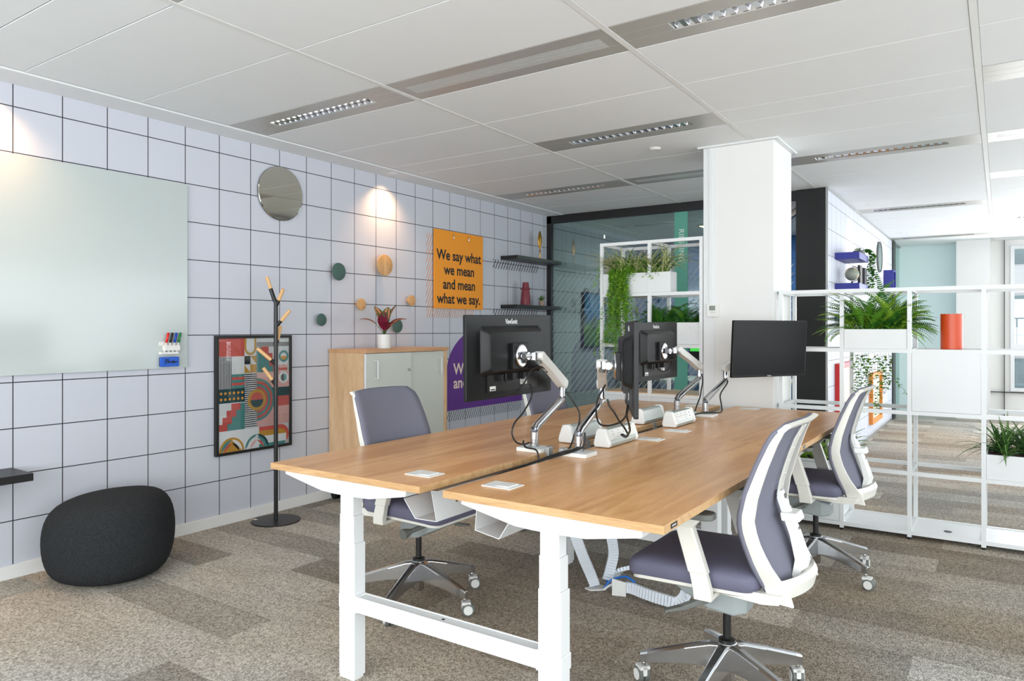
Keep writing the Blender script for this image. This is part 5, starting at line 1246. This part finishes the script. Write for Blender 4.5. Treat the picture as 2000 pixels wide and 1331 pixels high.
# right unit: big fern, hanging creeper behind, grass plant, low fern
trough('white planter with big bright fern on the right shelving, left of the orange vase', RX[1]+r_, RY0-0.008, 1.2225, RX[2]-RX[1]-2*r_, 0.24, 0.128, pl_fern2(8, 190, (0.24, 0.44), [G1, G4, G5], 0.036, (0.2, 1.4), (0.5, 1.6), lim=(-0.20, 0.53)))
def pl_hang(t, w, d, h):
    rng = random.Random(6); b = MB()
    for i in range(15):
        x = 0.01+0.25*(i/14)+rng.uniform(-0.008, 0.008)
        if 0.115 < x < 0.15: continue
        ln = rng.uniform(0.26, 0.44)*(1.0 if x < 0.2 else 0.7)
        trail(b, (x, rng.uniform(-0.04, 0.04), -0.035), ln, rng, spread=0.02, step=0.019, L=0.024, w=0.009, mis=(0, 0, 1), sway=0.02)
    b.build('trailing_leaves', [G2, leafmat('olive_leaf', (120, 124, 60))], t)
trough('white planter behind the big fern with sparse creepers hanging below the shelf', RX[1]+r_, RY0+0.236, 1.2225, RX[2]-RX[1]-2*r_, 0.15, 0.12, pl_hang)
def pl_grass(t, w, d, h):
    rng = random.Random(21); b = MB()
    for (cx, cy) in ((0.10, 0.10), (0.28, 0.10), (0.20, 0.22), (0.36, 0.2), (0.06, 0.25)):
        for i in range(42):
            strap(b, (cx+rng.uniform(-.02, .02), cy+rng.uniform(-.02, .02), h-0.015), rng.uniform(0, 2*pi), rng.uniform(0.18, 0.34), rng.uniform(0.007, 0.010), rng.uniform(0.35, 1.45), rng.uniform(0.5, 1.5), rng, (1, 0) if rng.random() < 0.5 else (0, 0))
    b.build('grass_leaves', [leafmat('yucca_green', (58, 100, 44)), leafmat('pale_yucca_green', (130, 160, 90))], t)
trough('pale planter with long strappy green leaves on the right shelving, lower row', RX[3]+r_, RY0-0.008, 0.4355, RX[4]-RX[3]-2*r_, 0.36, 0.15, pl_grass)
trough('white planter with low fern behind the further right chair', RX[0]+r_, RY0+0.01, 0.4355, RX[1]-RX[0]-2*r_, 0.3, 0.02, pl_fern2(31, 70, (0.16, 0.40), [G5, G1], 0.026, (0.1, 1.1), (0.3, 1.2), lim=(0.0, 0.56)))
# orange-red vase
t = thing('tall_vase', 'tall orange-red vase with a scalloped rim on the white shelving', 'vase', (-0.262, 5.42, 1.2185))
b = MB(); rg = []; N = 96; R0 = 0.062
for r, z, sc in ((0.055, 0, 0), (0.062, 0.004, 0), (0.062, 0.10, 0), (0.062, 0.20, 0), (0.062, 0.226, 1), (0.058, 0.226, 1), (0.058, 0.20, 0), (0.057, 0.02, 0)):
    rg.append([(r*cos(2*pi*i/N), r*sin(2*pi*i/N), z+(0.0045*abs(sin(2*pi*i/N*8)) if sc else 0)) for i in range(N)])
b.loft(rg, cap=True); b.build('body', M_vase, t)
# black cap on the base shelf
b = MB(); b.lathe([(0.022, 0), (0.022, 0.003), (0.012, 0.004), (0.0005, 0.004)], seg=24); o = b.build('port_cap', M_black, rk); o.location = (-0.28-RX[0], 5.40-RY0, 0.0515)

# ================================================================ SIDE WALL BEYOND
SX = XM+0.012
for zz, l in ((2.10, 'upper royal blue wall shelf on the side wall'), (1.80, 'middle royal blue wall shelf carrying the globe'), (1.49, 'lowest royal blue wall shelf behind the fern')):
    t = thing('wall_shelf', l, 'shelf', (SX, 7.64, zz), 0, 'royal blue wall shelves')
    b = MB(); b.box((0, 0, -0.065), (0.22, 0.56, 0)); b.build('board', M_blue, t, bevel=0.002)
t = thing('desk_globe', 'small antique globe on the middle blue shelf', 'globe', (SX+0.12, 7.86, 1.80))
b = MB(); b.lathe([(0.045, 0), (0.045, 0.006), (0.01, 0.012), (0.006, 0.03)], seg=20); b.tube([(0.0+0.075*sin(a), 0, 0.10-0.075*cos(a)) for a in [pi*i/12 for i in range(13)]], 0.004, 6); b.build('stand', M_black, t)
m = mat('globe_print', (196, 190, 160), 0.4); g = NG(m); tc = g.n('ShaderNodeTexCoord'); nz = g.n('ShaderNodeTexNoise'); nz.inputs['Scale'].default_value = 14; g.l(tc.outputs['Object'], nz.inputs['Vector'])
gt = g.math('GREATER_THAN', nz.outputs['Fac'], 0.52); g.l(g.mix(gt, lin((150, 156, 140)), lin((206, 190, 150))), m.node_tree.nodes['Principled BSDF'].inputs['Base Color'])
b = MB(); b.lathe([(0.066*sin(pi*i/16)+0.0003, 0.10-0.066*cos(pi*i/16)) for i in range(17)], seg=32); b.build('sphere', m, t)
t = thing('ivy_plant', 'small dark pot of ivy trailing down from the upper blue shelf', 'plant', (SX+0.15, 8.08, 2.10))
b = MB(); b.lathe([(0.04, 0), (0.055, 0.05), (0.05, 0.05)], seg=24); b.build('pot', M_dgray, t)
b = MB(); rng = random.Random(9)
for i in range(9): trail(b, (rng.uniform(-.03, .05), rng.uniform(-.03, .05), 0.05+rng.uniform(0, 0.05)), rng.uniform(0.05, 0.1), rng, step=0.014, L=0.034, w=0.016, sway=0.09, mis=(0, 1))
for i in range(5): trail(b, (0.04, 0.05, 0.05), rng.uniform(0.35, 0.6), rng, step=0.022, L=0.036, w=0.017, sway=0.02, mis=(0, 1), out=(0.06, 0.12, -0.02))
b.build('ivy_leaves', [G4, G2], t)
for i, (c, l) in enumerate((((40, 40, 44), 'dark upright book beside the globe'), ((220, 218, 210), 'white upright book next to the dark one beside the globe'), ((60, 60, 66), 'slim charcoal upright book, furthest from the globe'))):
    b = MB(); b.box((0, 0, 0), (0.02, 0.14, 0.2-0.015*i)); o = b.build('book', mat('book_cover_%d' % i, c, 0.6)); o.location = (SX+0.145+0.024*i, 8.03, 1.80); tag(o, l, 'book', 'books on the middle blue shelf')
t = thing('round_mirror', 'round mirror on the side wall beyond the blue shelves', 'mirror', (SX, 10.70, 2.31))
b = MB(); b.lathe([(0.195, 0.005), (0.195, 0.02)], axis=0, seg=48); b.build('mirror_glass', M_mirror, t)
b = MB(); b.lathe([(0.205, 0.0), (0.205, 0.024), (0.195, 0.024)], axis=0, seg=48, cap=False); b.build('rim', M_dgray, t)
t = thing('box_shelf', 'small royal blue open box shelf beyond the side wall mirror', 'shelf', (SX, 11.2, 1.85))
b = MB()
for a_, c_ in (((0, 0), (0.3, 0.02)), ((0, 0.30), (0.3, 0.32)), ((0, 0.02), (0.02, 0.30)), ((0.28, 0.02), (0.3, 0.30))): b.box((0, a_[0], a_[1]), (0.12, c_[0], c_[1]))
b.build('box', M_blue, t)
t = thing('wall_plant', 'small feathery plant standing on the box shelf beyond the mirror', 'plant', (SX+0.06, 11.0, 1.62))
b = MB(); b.lathe([(0.03, 0), (0.04, 0.08)], seg=16); b.build('pot', M_whitep, t)
b = MB(); rng = random.Random(1)
for i in range(14): trail(b, (0, 0, 0.35), 0.28, rng, step=0.02, L=0.03, w=0.006, sway=0.06)
b.build('leaves', G3, t)
for (name, l, y0, y1, z0, z1, m, inner) in (('framed_picture', 'red framed picture on the side wall behind the shelving', 7.64, 8.50, 0.17, 1.01, M_red, (236, 208, 196)), ('framed_picture', 'orange framed picture on the side wall beyond the red one', 9.85, 10.75, 0.17, 0.80, M_orfr, (206, 206, 190))):
    t = thing(name, l, 'picture', (SX, y0, z0)); w, h = y1-y0, z1-z0; b = MB(); f = 0.05
    for a_, c_ in (((0, 0), (w, f)), ((0, h-f), (w, h)), ((0, f), (f, h-f)), ((w-f, f), (w, h-f))): b.box((0, a_[0], a_[1]), (0.045, c_[0], c_[1]))
    b.build('frame', m, t, bevel=0.003)
    b = MB(); b.box((0.0, f, f), (0.012, w-f, h-f), 0)
    bc = MB(); bc.box((0, f, f), (0.012, w-f, h-f)); bc.build('print', mat('print_'+l[:6], inner, 0.5, var=0.25, vscale=5), t)
